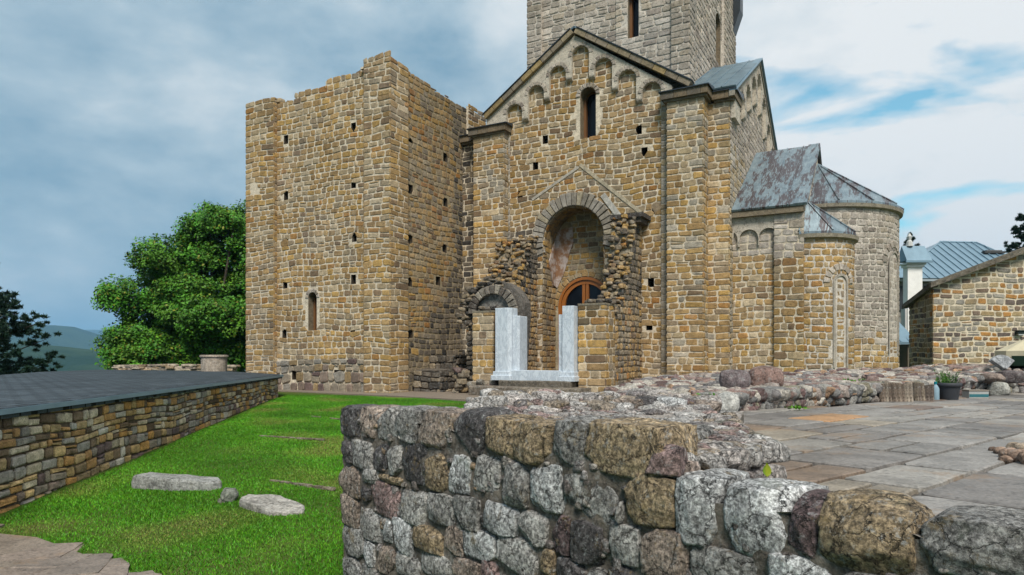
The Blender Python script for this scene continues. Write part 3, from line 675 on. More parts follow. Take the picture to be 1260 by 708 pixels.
    # pale lesenes under the arcade's ends
    for s0, s1 in ((fa(620,BW-.05), fa(627,BW-.05)), (fa(814,BW-.05), fa(822,BW-.05))):
        ml = MB(); f = front(BW-0.06); plate(ml, f, [(s0, gz), (s0, 7.9), (s1, 7.9), (s1, gz)], (), -0.06, 0, MORTP); masonry(ml, f, s0, s1, GZ, 7.95, MIX, 42, sw=(0.3, 0.4), joint=0.02, wob=0.02, ext=0.01)
        part(ml, 'lesene', M['masonry'], church)
    # ---------------- rake cornice + metal edge
    mc = MB(); mm = MB(); rng = random.Random(3)
    def rake(p0, p1, fy, d0, d1, th, seed):
        (a0, z0), (a1, z1) = p0, p1; L_ = math.hypot(a1-a0, z1-z0); n = max(3, int(L_/0.42)); ux, uz = (a1-a0)/L_, (z1-z0)/L_; nx, nz = -uz, ux
        if nz < 0: nx, nz = -nx, -nz
        for k in range(n):
            t0 = L_*k/n+0.008; t1 = L_*(k+1)/n-0.008; q = [(a0+ux*t0, z0+uz*t0), (a0+ux*t1, z0+uz*t1)]
            poly = q + [(p[0]+nx*th, p[1]+nz*th) for p in q[::-1]]; plate(mc, fy, poly, (), d0, d1 + rng.uniform(-.006, .006), pick(rng, [((0.25,0.20,0.13),3),((0.29,0.21,0.10),2),((0.22,0.18,0.13),2)]))
            poly2 = [(p[0]+nx*0.01, p[1]+nz*0.01) for p in q] 
        e0 = (a0+nx*(th+.004), z0+nz*(th+.004)); e1 = (a1+nx*(th+.004), z1+nz*(th+.004))
        plate(mm, fy, [e0, e1, (e1[0]+nx*.03, e1[1]+nz*.03), (e0[0]+nx*.03, e0[1]+nz*.03)], (), d0, d1+0.03)
    pA = pf(598, 147, BW-0.2); pB = (apex[0]-0.0, apex[1]+0.0); pC = pf(848, 107, BW-0.2)
    rake(pA, pB, Fm, 0.0, 0.27, 0.17, 1); rake(pC, (pB[0]+0.012, pB[1]), Fm, 0.0, 0.27, 0.17, 2)
    # ---------------- pilasters
    mp = MB()
    def pil(a0, a1, bf, bb, zt, pal, sd, sides='e', sw=(0.26, 0.48)):
        f = front(bf); plate(mp, f, [(a0, gz), (a0, zt), (a1, zt), (a1, gz)]); masonry(mp, f, a0, a1, GZ-.1, zt, pal, sd, sw=sw, ext=0.024, wob=0.03)
        if 'e' in sides: plate(mp, east(a1), [(bf, gz), (bf, zt), (bb, zt), (bb, gz)]); masonry(mp, east(a1), bf, bb, GZ-.1, zt, pal, sd+1, wob=0.03, ext=0.024)
        mp.add([(a0,bf,gz),(a0,bb,gz),(a0,bb,zt),(a0,bf,zt)], [(0,1,2,3)], MORT)
        mp.add([(a0,bf,zt),(a1,bf,zt),(a1,bb,zt),(a0,bb,zt)], [(0,1,2,3)], MORT)
    zC = 8.02; lp0, lp1 = fa(583, 3.82), fa(620, 3.82)
    pw2 = lambda cx, cz, rng: MIX if (cz > 5.6 and rng.random() < 0.45) or rng.random() < 0.12 else YEL
    pil(lp0, lp1, 3.82, BW, zC-0.25, pw2, 51)
    pil(fa(569, 4.6), lp0+0.02, 4.3, 6.5, zC-0.3, lambda a, z, r: DARK if r.random() < 0.8 else YELD, 61, sides='')
    pil(7.56, 8.64, 3.82, 4.6, zC-0.28, pw2, 53)
    pil(8.6, 9.27, 4.45, 6.0, zC-0.32, pw2, 55)
    part(mp, 'pilaster', M['masonry'], church)
    # caps
    def cap(a0, a1, b0, b1, z):
        for k in range(int((a1-a0)/0.4)+1):
            x0 = a0 + k*0.4; x1 = min(a1, x0+0.39)
            if x1-x0 > 0.05: mc.box(x0, x1, b0, b1, z-0.24, z-0.01, pick(rng, [((0.17,0.13,0.085),3),((0.13,0.11,0.085),2)]))
        mc.box(a0+0.06, a1-0.06, b0+0.08, b1, z-0.31, z-0.24, (0.17,0.14,0.1))
        mm.add([(a0-.05,b0-.05,z),(a1+.05,b0-.05,z),(a1+.05,b1,z+0.16),(a0-.05,b1,z+0.16),(a0-.05,b0-.05,z-.03),(a1+.05,b0-.05,z-.03),(a1+.05,b1,z-.03),(a0-.05,b1,z-.03)], [(0,1,2,3),(0,4,5,1),(1,5,6,2),(0,3,7,4)])
    cap(lp0-0.15, lp1+0.12, 3.68, 4.6, zC); cap(fa(567, 4.2), lp0-0.1, 4.1, 5.4, zC-0.03)
    cap(7.40, 8.80, 3.66, 4.6, zC+0.02); cap(8.78, 9.47, 4.28, 5.4, zC-0.02)
    part(mc, 'cornice', M['masonry'], church); part(mm, 'cornice_flashing', M['metal_dark'], church)
    # ---------------- roofs of the arms
    mr = MB()
    def roof_slab(p, q, r, s_, th=0.05, seams=0, axis=0):
        """quad p-q (eave) r-s (ridge), seams run from eave to ridge"""
        P_ = [Vector(v) for v in (p, q, r, s_)]; n = (P_[1]-P_[0]).cross(P_[3]-P_[0]).normalized()
        if n.z < 0: n = -n
        mr.add([v for v in P_] + [v - n*th for v in P_], [(0,1,2,3),(4,5,6,7),(0,1,5,4),(1,2,6,5),(2,3,7,6),(3,0,4,7)])
        for k in range(1, seams):
            t = k/seams; a = P_[0].lerp(P_[1], t); b = P_[3].lerp(P_[2], t); mr.tube([a+n*.012, b+n*.012], [0.018, 0.018], 5)
    ov = 3.96; bD = 9.0; zR = 10.87
    lz = pA[1]+0.24; rz = pC[1]+0.24
    roof_slab((pA[0]-.05, ov, lz), (pA[0]-.05, bD, lz), (apex[0], bD, zR), (apex[0], ov, zR), seams=7)
    roof_slab((pC[0]+.05, ov, rz), (pC[0]+.05, bD, rz), (apex[0], bD, zR), (apex[0], ov, zR), seams=7)
    aE = 9.3; zRe = 10.66
    roof_slab((7.0, 4.25, 8.08), (aE+0.2, 4.25, 8.08), (aE+0.2, 9.0, zRe), (7.0, 9.0, zRe), seams=6)
    roof_slab((4.4, 13.75, 8.08), (aE+0.2, 13.75, 8.08), (aE+0.2, 9.0, zRe), (4.4, 9.0, zRe), seams=6)
    roof_slab((-6.0, 12.3, 7.2), (4, 12.3, 7.2), (4, 9.0, 8.6), (-6.0, 9.0, 8.6), seams=12); roof_slab((-6.0, 5.8, 7.2), (4, 5.8, 7.2), (4, 9.0, 8.6), (-6.0, 9.0, 8.6), seams=12)
    part(mr, 'arm_roof', M['metal'], church)
    # ---------------- east gable and body
    me_ = MB(); Fe = east(aE); y0, y1 = 4.5, 13.5
    plate(me_, Fe, [(y0, gz), (y0, 7.95), (9.0, 10.5), (y1, 7.95), (y1, gz)])
    sl = (10.5-7.95)/4.5; cl = [(y0, 7.9, sl, -1), (y1, 7.9, -sl, -1)]
    masonry(me_, Fe, y0, y1, GZ, 10.5, lambda a, z, r: PALE if z > 6.2 + r.uniform(-.6, .6) else MIX, 81, clips=cl, wob=0.03)
    f = north(13.5); plate(me_, f, [(1.05, gz), (1.05, 7.95), (aE, 7.95), (aE, gz)]); masonry(me_, f, 1.05, aE, GZ, 7.95, MIX, 83, flip=True)
    for (x0, x1, y0_, y1_, z1) in ((-6, 1.2, 6.0, 12.2, 7.25),): me_.box(x0, x1, y0_, y1_, gz, z1, (0.33,0.26,0.16))
    part(me_, 'east_wall', M['pale'], church)
    # east arcade
    mar = [(9.0-3.3, 8.35), (9-2.2, 8.95), (9-1.1, 9.6), (9.0, 10.1), (9+1.1, 9.6), (9+2.2, 8.95), (9+3.3, 8.35)]
    cbe = [7.75, 8.35, 8.9, 8.9, 8.35, 7.75]
    arcade(Fe, mar, cbe, 0.40, y0, y1, 7.2, 7.2, [(y1, 7.93), (9.0, 10.48), (y0, 7.93)], 0.13, 'arcade', 2)
    mx = MB(); mcx = MB()
    for sg in (-1, 1):
        b0 = 9+sg*4.75; q = [(b0, 7.78), (9.0, 10.47), (9.0, 10.62), (b0, 7.93)]
        plate(mcx, Fe, q, (), 0, 0.17, (0.3,0.27,0.22)); q = [(b0, 7.935), (9.0, 10.625), (9.0, 10.68), (b0, 7.99)]; plate(mx, Fe, q, (), 0, 0.24)
    part(mcx, 'cornice', M['pale'], church); part(mx, 'roof_edge', M['metal_blue'], church)
    # ---------------- drum
    md = MB(); dz0, dz1 = 7.6, 16.5; a0, a1, b0, b1 = 2.07, 7.88, 5.2, 12.9; rec = 0.14
    le = fa(665, b0); ri = fa(826, b0); mid = fa(757, b0)
    wx0, wx1 = fa(773, b0+rec), fa(786.5, b0+rec); wzb = zz(47, (wx0+wx1)/2, b0+rec); dw = ('arch', (wx0+wx1)/2, (wx1-wx0)/2, wzb, wzb+2.2)
    big = dict(ch=(0.18, 0.24), sw=(0.28, 0.56), joint=0.026, dep=0.022, wob=0.02, m=0)
    Fd = front(b0+rec); plate(md, Fd, [(le-.1, dz0), (le-.1, dz1), (ri+.1, dz1), (ri+.1, dz0)], [dw], 0, 0, MORTP, hd=-0.5); masonry(md, Fd, le, mid, dz0, dz1, PALE, 91, **big)
    Fd2 = front(b0+rec-0.05); masonry(md, Fd2, mid, ri, dz0, dz1, PALE, 92, holes=[dw], **big); plate(md, Fd2, [(mid, dz0), (mid, dz1), (ri, dz1), (ri, dz0)], [dw], -0.04, 0, MORTP)
    for s0, s1, sd in ((a0, le, 93), (ri, a1, 94)):
        plate(md, front(b0), [(s0, dz0), (s0, dz1), (s1, dz1), (s1, dz0)], (), -rec, 0, MORTP); masonry(md, front(b0), s0, s1, dz0, dz1, PALE, sd, **big)
    Fq = east(a1-rec); q0, q1 = b0+0.75, fb(892, a1)
    wb0, wb1 = fb(880.5, a1-rec), fb(886.5, a1-rec); wzz = zz(75, a1, wb0); dw2 = ('arch', (wb0+wb1)/2, (wb1-wb0)/2, wzz, zz(24, a1, wb0))
    plate(md, Fq, [(q0-.1, dz0), (q0-.1, dz1), (q1+.1, dz1), (q1+.1, dz0)], [dw2], 0, 0, MORTP, hd=-0.45); masonry(md, Fq, q0, q1, dz0, dz1, PALE, 95, holes=[dw2], **big)
    for s0, s1, sd in ((b0, q0, 96), (q1, b1, 97)):
        plate(md, east(a1), [(s0, dz0), (s0, dz1), (s1, dz1), (s1, dz0)], (), -rec, 0, MORTP); masonry(md, east(a1), s0, s1, dz0, dz1, PALE, sd, **big)
    plate(md, west(a0), [(b0, dz0), (b0, dz1), (b1, dz1), (b1, dz0)], (), 0, 0, MORTP); masonry(md, west(a0), b0, b1, dz0, dz1, PALE, 98, flip=True, **big)
    plate(md, north(b1), [(a0, dz0), (a0, dz1), (a1, dz1), (a1, dz0)], (), 0, 0, MORTP)
    drum = part(md, 'drum', M['pale'], church)
    mk = MB(); mk.box(a0-.35, a1+.35, b0-.35, b1+.35, dz1, dz1+.25, (0.3,0.26,0.2)); part(mk, 'drum_cornice', M['pale'], drum)
    mk = MB(); c_ = ((a0+a1)/2, (b0+b1)/2, dz1+2.6); mk.add([(a0-.5,b0-.5,dz1+.26),(a1+.5,b0-.5,dz1+.26),(a1+.5,b1+.5,dz1+.26),(a0-.5,b1+.5,dz1+.26),c_], [(0,1,4),(1,2,4),(2,3,4),(3,0,4),(3,2,1,0)]); part(mk, 'drum_roof', M['metal'], drum)
    # small metal-capped buttress on the far side of the drum
    mk = MB(); bx = b1-0.6
    mk.add([(a1+.02,bx,13.4),(a1+.02,b1,13.4),(a1+.30,b1,14.2),(a1+.30,bx,14.2),(a1+.02,bx,16.4),(a1+.02,b1,16.4),(a1+.30,b1,15.9),(a1+.30,bx,15.9)], [(0,1,2,3),(3,2,6,7),(7,6,5,4),(0,3,7,4),(1,2,6,5)]); part(mk, 'rainwater_hood', M['metal_dark'], drum)
    def slit(F, h, d, cx):
        mw = MB(); _, cs, r, zb_, zs = h; o_ = [(cs-r, zb_)] + arc(cs, r, zs, 10) + [(cs+r, zb_)]; i_ = [(cs-r*.78, zb_+.03)] + arc(cs, r*.78, zs, 10) + [(cs+r*.78, zb_+.03)]; n = len(o_)
        mw.add([F(p[0], p[1], d) for p in o_] + [F(p[0], p[1], d) for p in i_] + [F(p[0], p[1], d-.08) for p in i_], [(i, (i+1)%n, n+(i+1)%n, n+i) for i in range(n)] + [(n+i, n+(i+1)%n, 2*n+(i+1)%n, 2*n+i) for i in range(n)])
        plate(mw, F, [(cs-r+.002, zb_), (cs-r+.002, zs), (cs-r+.075, zs), (cs-r+.075, zb_)], (), d, d+.14)
        wn = part(mw, 'window', M['wood_dark'], cx); mg = MB(); mg.add([F(p[0], p[1], d-.03) for p in i_], [tuple(range(n))]); part(mg, 'pane', M['glass'], wn)
    slit(Fd, dw, -0.3, drum); slit(Fq, dw2, -0.4, drum); slit(Fm, win, -0.45, church)
    # ---------------- chancel
    mh = MB(); bc = 4.8; zc = 4.5; p0, p1 = fa(953, bc-0.1), 11.3; zp = 3.0
    palc = lambda a, z, r: PALE if z > zp + r.uniform(-.1, .1) else (DARK if z < -0.55 and a < 10.6 else YEL)
    f = front(bc); plate(mh, f, [(aE-.2, gz), (aE-.2, zc), (p0+.1, zc), (p0+.1, gz)]); masonry(mh, f, aE-.05, p0, GZ, zc, palc, 101, ch=(0.16, 0.215), sw=(0.2, 0.4))
    f = front(bc-0.12); plate(mh, f, [(p0, gz), (p0, zc), (p1, zc), (p1, gz)], (), -.3, 0); masonry(mh, f, p0, p1, GZ, zc, palc, 102, ch=(0.18, 0.24), sw=(0.22, 0.45), ext=0.022)
    ae = 11.3; fE = east(ae); plate(mh, fE, [(bc-.1, gz), (bc-.1, zc), (9.0, 7.2), (13.3, zc), (13.3, gz)]); 
    sl = (7.2-zc)/(9-bc); masonry(mh, fE, bc-.1, 9.0, GZ, 7.1, palc, 103, clips=[(bc-.1, zc-.02, sl, -1)])
    f = north(13.3); plate(mh, f, [(aE, gz), (aE, zc), (ae, zc), (ae, gz)])
    part(mh, 'chancel_wall', M['masonry'], church)
    # blind arches on top of the chancel wall
    mq = MB(); f = front(bc); hw = 0.27; az = zz(283, 9.8, bc); xs = [fa(x, bc) for x in (897, 922, 946)]; pts = [(aE, az-.55)]
    for x in xs: pts += [(x-hw, az-.5)] + arc(x, hw, az-hw, 10) + [(x+hw, az-.5)]
    pts = [p for p in pts if p[0] >= aE] + [(p0+.0, az-.5), (p0+.0, zc), (aE, zc)]
    p2 = [pts[0]]
    for p in pts[1:]:
        if math.hypot(p[0]-p2[-1][0], p[1]-p2[-1][1]) > 0.01: p2.append(p)
    plate(mq, f, p2, (), 0.0, 0.10, (0.50,0.445,0.37)); plate(mq, f, [(p0, zp+.0), (p0, zc), (p1, zc), (p1, zp+.0)], (), 0.13, 0.15, (0.50,0.445,0.37)) if False else None
    part(mq, 'arcade', M['pale'], church)
    mr = MB()
    e0 = (aE+.02, bc-.32, 4.42); e1 = (ae+.12, bc-.32, 4.42); r1 = (ae+.12, 9.0, 7.32); r0 = (aE+.02, 9.0, 7.32)
    roof_slab(e0, e1, r1, r0, th=0.06, seams=4); roof_slab((aE+.02, 13.5, 4.4), (ae+.12, 13.5, 4.4), r1, r0, th=0.06, seams=4)
    mr.add([(ae+.12,bc-.32,4.44),(ae-.25,bc-.32,4.44),(ae-.25,9.0,7.36),(ae+.12,9.0,7.36)], [(0,1,2,3)])
    roofc = part(mr, 'chancel_roof', M['metal_rust'], church)
    mt = MB(); mt.box(aE, ae+.02, bc-.26, bc, 4.2, 4.37, (0.2,0.16,0.11)); part(mt, 'cornice', M['masonry'], church)
    # ---------------- apses
    def apse(cx, cy, r, zt, ang0, ang1, pal, seed, name, cone, re, seg, mat, niche=None):
        mb = MB(); F = lambda s, z, d: (cx + (r+d)*math.cos(s/r), cy + (r+d)*math.sin(s/r), z); n = 40
        vs = []
        for i in range(n+1):
            s = r*R(ang0 + (ang1-ang0)*i/n); vs += [F(s, gz, 0), F(s, zt, 0)]
        mb.add(vs, [(2*i, 2*i+2, 2*i+3, 2*i+1) for i in range(n)], MORTP); holes = []
        if niche: holes = [('arch', r*R(niche[0]), niche[1]+0.02, niche[2], niche[3])]
        masonry(mb, F, r*R(ang0), r*R(ang1), GZ, zt, pal, seed, ch=(0.16, 0.215), sw=(0.2, 0.4), holes=holes, wob=0.03)
        if niche:
            cs, rr, zb_, zs = r*R(niche[0]), niche[1], niche[2], niche[3]
            masonry(mb, lambda s_, z_, d_: F(s_, z_, d_-.012), cs-rr+.1, cs+rr-.1, zb_, zs+rr*.6, pal, seed+9, ch=(0.18, 0.24), sw=(0.2, 0.4), ext=0)
            for q, dd in ((rr+0.03, 0.035),):            # stepped jambs of the blind window
                o_ = [(cs-q, zb_)] + arc(cs, q, zs, 10) + [(cs+q, zb_)]; i_ = [(cs-q+.07, zb_)] + arc(cs, q-.07, zs, 10) + [(cs+q-.07, zb_)]; m_ = len(o_)
                mb.add([F(p[0], p[1], dd) for p in o_] + [F(p[0], p[1], dd) for p in i_] + [F(p[0], p[1], -.05) for p in i_], [(i, i+1, m_+i+1, m_+i) for i in range(m_-1)] + [(m_+i, m_+i+1, 2*m_+i+1, 2*m_+i) for i in range(m_-1)] , (0.36,0.32,0.27))
            ring(mb, F, cs, zs, rr+.13, rr+.32, 9, 0.04, PALE, seed+5)
        part(mb, name, mat, church)
        mb = MB(); vs = [cone]; fl = []
        for i in range(seg+1):
            t = R(ang0 + (ang1-ang0)*i/seg); vs.append((cx + re*math.cos(t), cy + re*math.sin(t), zt-0.02))
        m_ = len(vs)
        vs2 = vs + [(v[0], v[1], v[2]-.07) for v in vs[1:]]
        mb.add(vs2, [(0, i, i+1) for i in range(1, seg+1)] + [(i, i+1, m_+i, m_+i-1) for i in range(1, seg+1)] + [tuple(range(m_, m_+seg+1))[::-1]])
        for i in range(1, seg+2): mb.tube([Vector(vs[i])+Vector((0,0,.02)), Vector(cone)+Vector((0,0,.02))], [0.028, 0.028], 5)
        part(mb, name + '_roof', M['metal_rust'], church)
        mb = MB(); vs = []
        for i in range(n+1):
            t = R(ang0 + (ang1-ang0)*i/n)
            for rr, z in ((r, zt-.24), (r+.12, zt-.2), (r+.14, zt-.095), (r, zt-.09)): vs.append((cx+rr*math.cos(t), cy+rr*math.sin(t), z))
        mb.add(vs, [(4*i+k, 4*i+4+k, 4*i+5+k, 4*i+1+k) for i in range(n) for k in range(3)], (0.3,0.26,0.2)); part(mb, 'cornice', mat, church)
    pa = lambda s, z, r: PALE if z > 0.55 + r.uniform(-.15, .25) else YEL
    apse(11.15, 9.0, 2.62, 4.82, -92, 92, pa, 111, 'apse', (11.35, 9.0, 6.62), 2.77, 8, M['pale'], niche=(-19, 0.40, 0.1, 2.95))
    apse(11.24, 6.1, 1.32, 3.66, -92, 92, YEL, 121, 'side_apse', (11.35, 5.35, 4.62), 1.46, 5, M['masonry'], niche=(-40, 0.25, -0.3, 2.15))
    # ---------------- door
    mdr = MB(); Fd = front(nb+0.12); cs, r, zs = AC, 0.995, 1.76; zb_ = -0.68
    def frame(r0, r1, d0, d1):
        o_ = [(cs-r1, zb_)] + arc(cs, r1, zs, 24) + [(cs+r1, zb_)]; i_ = [(cs-r0, zb_)] + arc(cs, r0, zs, 24) + [(cs+r0, zb_)]; n = len(o_)
        mdr.add([Fd(p[0], p[1], d1) for p in o_] + [Fd(p[0], p[1], d1) for p in i_] + [Fd(p[0], p[1], d0) for p in i_], [(i, i+1, n+i+1, n+i) for i in range(n-1)] + [(n+i, n+i+1, 2*n+i+1, 2*n+i) for i in range(n-1)])
    frame(0.90, 0.995, 0.0, 0.13); frame(0.76, 0.895, -0.04, 0.08)
    for x0, x1 in ((-.12, -.015), (.015, .12)): plate(mdr, Fd, [(cs+x0, zb_), (cs+x0, zs+.76), (cs+x1, zs+.76), (cs+x1, zb_)], (), -.04, .07)
    plate(mdr, Fd, [(cs-.8, 0.05), (cs-.8, 0.2), (cs+.8, 0.2), (cs+.8, 0.05)], (), -.04, .06); plate(mdr, Fd, [(cs-.8, zb_), (cs-.8, -.1), (cs+.8, -.1), (cs+.8, zb_)], (), -.03, .04)
    dr_ = part(mdr, 'door', M['wood'], church)
    g = MB(); g.add([Fd(p[0], p[1], 0.0) for p in [(cs-.8, zb_)] + arc(cs, .8, zs, 20) + [(cs+.8, zb_)]], [tuple(range(23))]); part(g, 'pane', M['glass'], dr_)
    g = MB(); g.tube([Fd(cs-.07, .35, .09), Fd(cs-.07, .35, .13), Fd(cs-.2, .35, .13)], [.014]*3, 6); g.box(cs-.1, cs-.04, nb+.02, nb+.05, .22, .46); part(g, 'handle', M['metal_dark'], dr_)
    # ---------------- surviving patch of painted plaster
    g = MB(); raw = [(185,240),(210,230),(262,222),(265,300),(245,350),(235,400),(215,460),(185,525),(165,510),(145,395),(155,350),(175,290)]
    pix = [(640+.247*x, 225+.247*y) for x, y in raw]; kx = 684.2
    onb = [pf(x, y, nb-.04) for x, y in clip_half(pix, kx, 0, 1, 0)]; plate(g, front(nb-.035), onb, (), -.03, .012)
    A_ = 3.275; onj = [(fb(x, A_), y) for x, y in clip_half(pix, kx, 0, -1, 0)]; onj = [(max(BW+.05, b), zz(y, A_, b)) for b, y in onj]; plate(g, east(A_), [(min(b, nb-.04), z) for b, z in onj], (), -.03, .012)
    part(g, 'plaster_fragment', M['plaster'], church)
church_build()
# ------------------------------------------------------------------ porch ruins in front of the church
def stub(name, a0, a1, bf, prof_, label, pal, seed, inner):
    t = empty(name, (OX, OY, 0), RZ, label, 'ruined wall'); mb = MB(); F = east(a1); gz = GZ-.3
    top = lambda b: float(np.interp(b, [p[0] for p in prof_], [p[1] for p in prof_]))
    ou = [(prof_[0][0], gz)] + [(b, z-.1) for b, z in prof_] + [(prof_[-1][0], gz)]
    plate(mb, F, ou, (), -(a1-a0), 0, (0.24,0.20,0.14)); plate(mb, west(a0), ou, (), 0, 0, (0.24,0.2,0.14))
    masonry(mb, F, prof_[0][0], prof_[-1][0], GZ-.1, 4.6, pal, seed, ch=(0.15, 0.22), sw=(0.14, 0.3), joint=0.026, top=top, wob=0.06, dep=0.035, jit=0.018)
    masonry(mb, front(prof_[0][0]), a0, a1, GZ-.1, prof_[0][1], pal, seed+1, ch=(0.15, 0.22), sw=(0.15, 0.32), joint=0.026, wob=0.06, dep=0.04)
    rng = random.Random(seed); wd = a1-a0
    for i in range(len(prof_)-1):
        (b0, z0), (b1, z1) = prof_[i], prof_[i+1]; L_ = math.hypot(b1-b0, z1-z0); n = int(L_/0.15)+1
        for k in range(n):
            for j in range(int(wd/0.2)+1):
                q = (k+rng.random()*.6)/n; x = a0 + 0.02 + j*0.2 + rng.uniform(0, .1)
                rock(mb, (min(x, a1+.02), b0+(b1-b0)*q + rng.uniform(-.08, .04), z0+(z1-z0)*q - 0.03 + rng.uniform(-.06, .1)), (rng.uniform(.14, .27), rng.uniform(.13, .24), rng.uniform(.09, .16)), rng.randrange(99999), pick(rng, DARK if rng.random() < .28 else YELD), n=4, box=0.45, amp=.22)
    mb.build('masonry', M['rubble'], t); return t
def ruins():
    palR = lambda a, z, r: DARK if (z > 1.6 + r.uniform(-.5, .5) or (a < 2.6 and r.random() < .45)) and r.random() < .75 else YELD
    t = stub('ruined_porch_wall', 5.95, 6.64, 1.75, [(1.75,1.35),(2.2,1.6),(2.5,2.1),(2.75,2.5),(3.1,2.9),(3.25,3.8),(3.4,4.25),(4.12,4.28)], 'broken porch wall with a stepped ragged edge joining the church front right of the arched door', palR, 131, False)
    m = MB(); m.box(5.9, 6.95, 3.35, 4.16, 4.27, 4.4, (0.06,0.05,0.045)); m.box(5.95, 6.85, 3.42, 4.16, 4.12, 4.27, (0.1,0.085,0.07)); m.build('capstone', M['rubble'], t)
    palL = lambda b, z, r: DARK if (z > 1.9 + 0.5*(b-2.5) + r.uniform(-.4, .4)) else YELD
    t = stub('ruined_porch_wall', 1.75, 2.98, 2.0, [(2.0,2.0),(2.4,2.35),(2.7,2.2),(3.0,3.0),(3.4,3.2),(3.6,3.9),(4.12,4.1)], 'blackened broken porch wall with a small relieving arch between the ruined tower and marble doorway', palL, 141, True)
    m = MB(); F = front(1.45); ac, azs = pf(606, 386, 1.45)
    ring(m, F, ac, azs, 0.60, 0.88, 13, 0.05, [((0.17,0.145,0.12),2),((0.24,0.21,0.17),2),((0.11,0.09,0.075),1)], 4)
    rg = random.Random(8)
    for k in range(90):
        th = rg.uniform(-10, 200); rr = rg.uniform(0.9, 1.3); a = ac + rr*math.cos(R(th)); z = azs + rr*math.sin(R(th))*0.9
        if a < 0.35 or a > 2.95: continue
        rock(m, (a, 1.55+rg.uniform(-.05, .12), z), (rg.uniform(.15, .3), .3, rg.uniform(.09, .16)), k+900, pick(rg, DARK), n=4, box=.6)
    plate(m, front(1.62), [(ac-.95, GZ-.2), (ac-.98, azs)] + arc(ac, 1.02, azs, 10)[1:-1] + [(ac+.98, azs), (ac+.8, GZ-.2)], (), -.5, 0, (0.12,0.105,0.09))
    masonry(m, front(1.6), ac-1.0, ac-.35, GZ-.1, azs, DARK, 143, ch=(0.12, 0.2), sw=(0.14, 0.28), dep=0.06, wob=0.08)
    plate(m, front(1.585), [(ac-.6, azs-.35), (ac-.6, azs)] + arc(ac, .6, azs, 10)[1:-1] + [(ac+.6, azs), (ac+.6, azs-.35)], (), -.1, 0, (0.2,0.185,0.165))
    for k in range(30): rock(m, (ac-1.05+rg.uniform(-.12, .2), 1.3+rg.uniform(-.3, .2), GZ+rg.uniform(0, .75)), (rg.uniform(.2, .35), .3, rg.uniform(.1, .2)), k+300, pick(rg, DARK if k % 3 else PURP), n=4, box=.6)
    m.build('relieving_arch', M['rubble'], t)
    # two modern piers
    for (x0, x1, yt, zb_, lab, sd) in ((582, 607, 385, -0.72, 'narrow pier of squared yellow blocks under the small blackened arch', 151), (712, 745, 376, GZ-.1, 'square pier of yellow blocks with black stains, standing against the white marble jamb', 161)):
        a0, a1 = fa(x0, 1.0), fa(x1, 1.0); zt = zz(yt, a0, 1.0); p = empty('masonry_pier', (*W((a0+a1)/2, 1.3), 0), RZ, lab, 'pier', 'masonry piers flanking the marble doorway'); m = MB(); h = (a1-a0)/2
        f = lambda s, z, d: (s, -0.3-d, z); g = lambda s, z, d: (h+d, s, z); g2 = lambda s, z, d: (-h-d, s, z); bb = .7
        st = lambda a, z, r: YEL if r.random() < .85 else YELD
        tn = (lambda a, z, r: 0.35 if a < 0.05 and z > zt-.75 and r.random() < .7 else 1.0) if sd == 161 else None
        masonry(m, f, -h, h, zb_, zt, st, sd, ch=(0.2, 0.23), sw=(0.28, 0.5), joint=0.022, wob=0.0, jit=0.004, ext=.02, tone=tn, split=0); masonry(m, g, -.3, bb, zb_, zt, YELD, sd+1, ch=(0.2, 0.23), sw=(0.2, 0.4), joint=0.022, wob=0, ext=.02, split=0)
        m.box(-h, h, -.3, bb, zb_-.3, zt-.01, MORT); m.box(-h-.02, h+.02, -.32, bb, zt-.008, zt+.05, (0.22,0.19,0.14)); m.build('blockwork', M['masonry'], p)
        rg = random.Random(sd); m = MB()
        for k in range(14): rock(m, (rg.uniform(-h, h), rg.uniform(-.1, .5), zt+.08+rg.uniform(0, .1)), (.24, .2, .12), sd*20+k, pick(rg, DARK), n=4, box=.5)
        m.build('rubble_topping', M['rubble'], p); m = MB()
        for k in range(12): rock(m, (rg.uniform(-h-.1, h+.1), -.36, zb_-.1+rg.uniform(-.2, .12)), (.26, .22, .2), sd*30+k, pick(rg, PURP), n=4, box=.5)
        m.build('rubble_footing', M['rubble'], p)
    # steps
    zs1 = -0.83; zs2 = -0.665; st = empty('stone_step', (*W(4.3, 0.6), 0), RZ, 'two low dark worn stone steps below the marble doorway', 'steps'); m = MB()
    def slab(mb, x0, x1, y0, y1, z0, z1, col, seed, nx=12):
        vs = []; rs = random.Random(seed)
        for (yy, zz_) in ((y0, z0), (y0, z1-.03), (y0+.03, z1), (y1, z1)):
            for i in range(nx+1): x = x0+(x1-x0)*i/nx; vs.append((x, yy+rs.uniform(-.015, .015), zz_+(rs.uniform(-.01, .01) if zz_ > z0 else 0)))
        k = nx+1; mb.add(vs, [(r*k+i, r*k+i+1, (r+1)*k+i+1, (r+1)*k+i) for r in range(3) for i in range(nx)] + [(0, k, 2*k, 3*k), (nx, k+nx, 2*k+nx, 3*k+nx)], col)
    A0, A1 = fa(577, .2)-4.3, fa(714, .2)-4.3
    slab(m, A0, -.1, -.4, .9, GZ-.2, zs1, (0.17,0.14,0.11), 1); slab(m, -.09, A1, -.41, .9, GZ-.2, zs1-.01, (0.18,0.15,0.115), 2); m.build('lower_step', M['rubble'], st)
    m = MB(); slab(m, fa(612, .5)-4.3, fa(700, .5)-4.3, -.02, 1.4, zs1-.1, zs2, (0.13,0.11,0.085), 3); m.build('upper_step', M['rubble'], st)
    # marble doorway
    mp_ = empty('marble_doorway', (*W(4.35, 0.95), 0), RZ, 'broken white marble doorway, two stepped jambs on a threshold', 'doorway'); c0 = 4.35; bm = 0.75
    zt = lambda py, a: zz(py, a, bm)
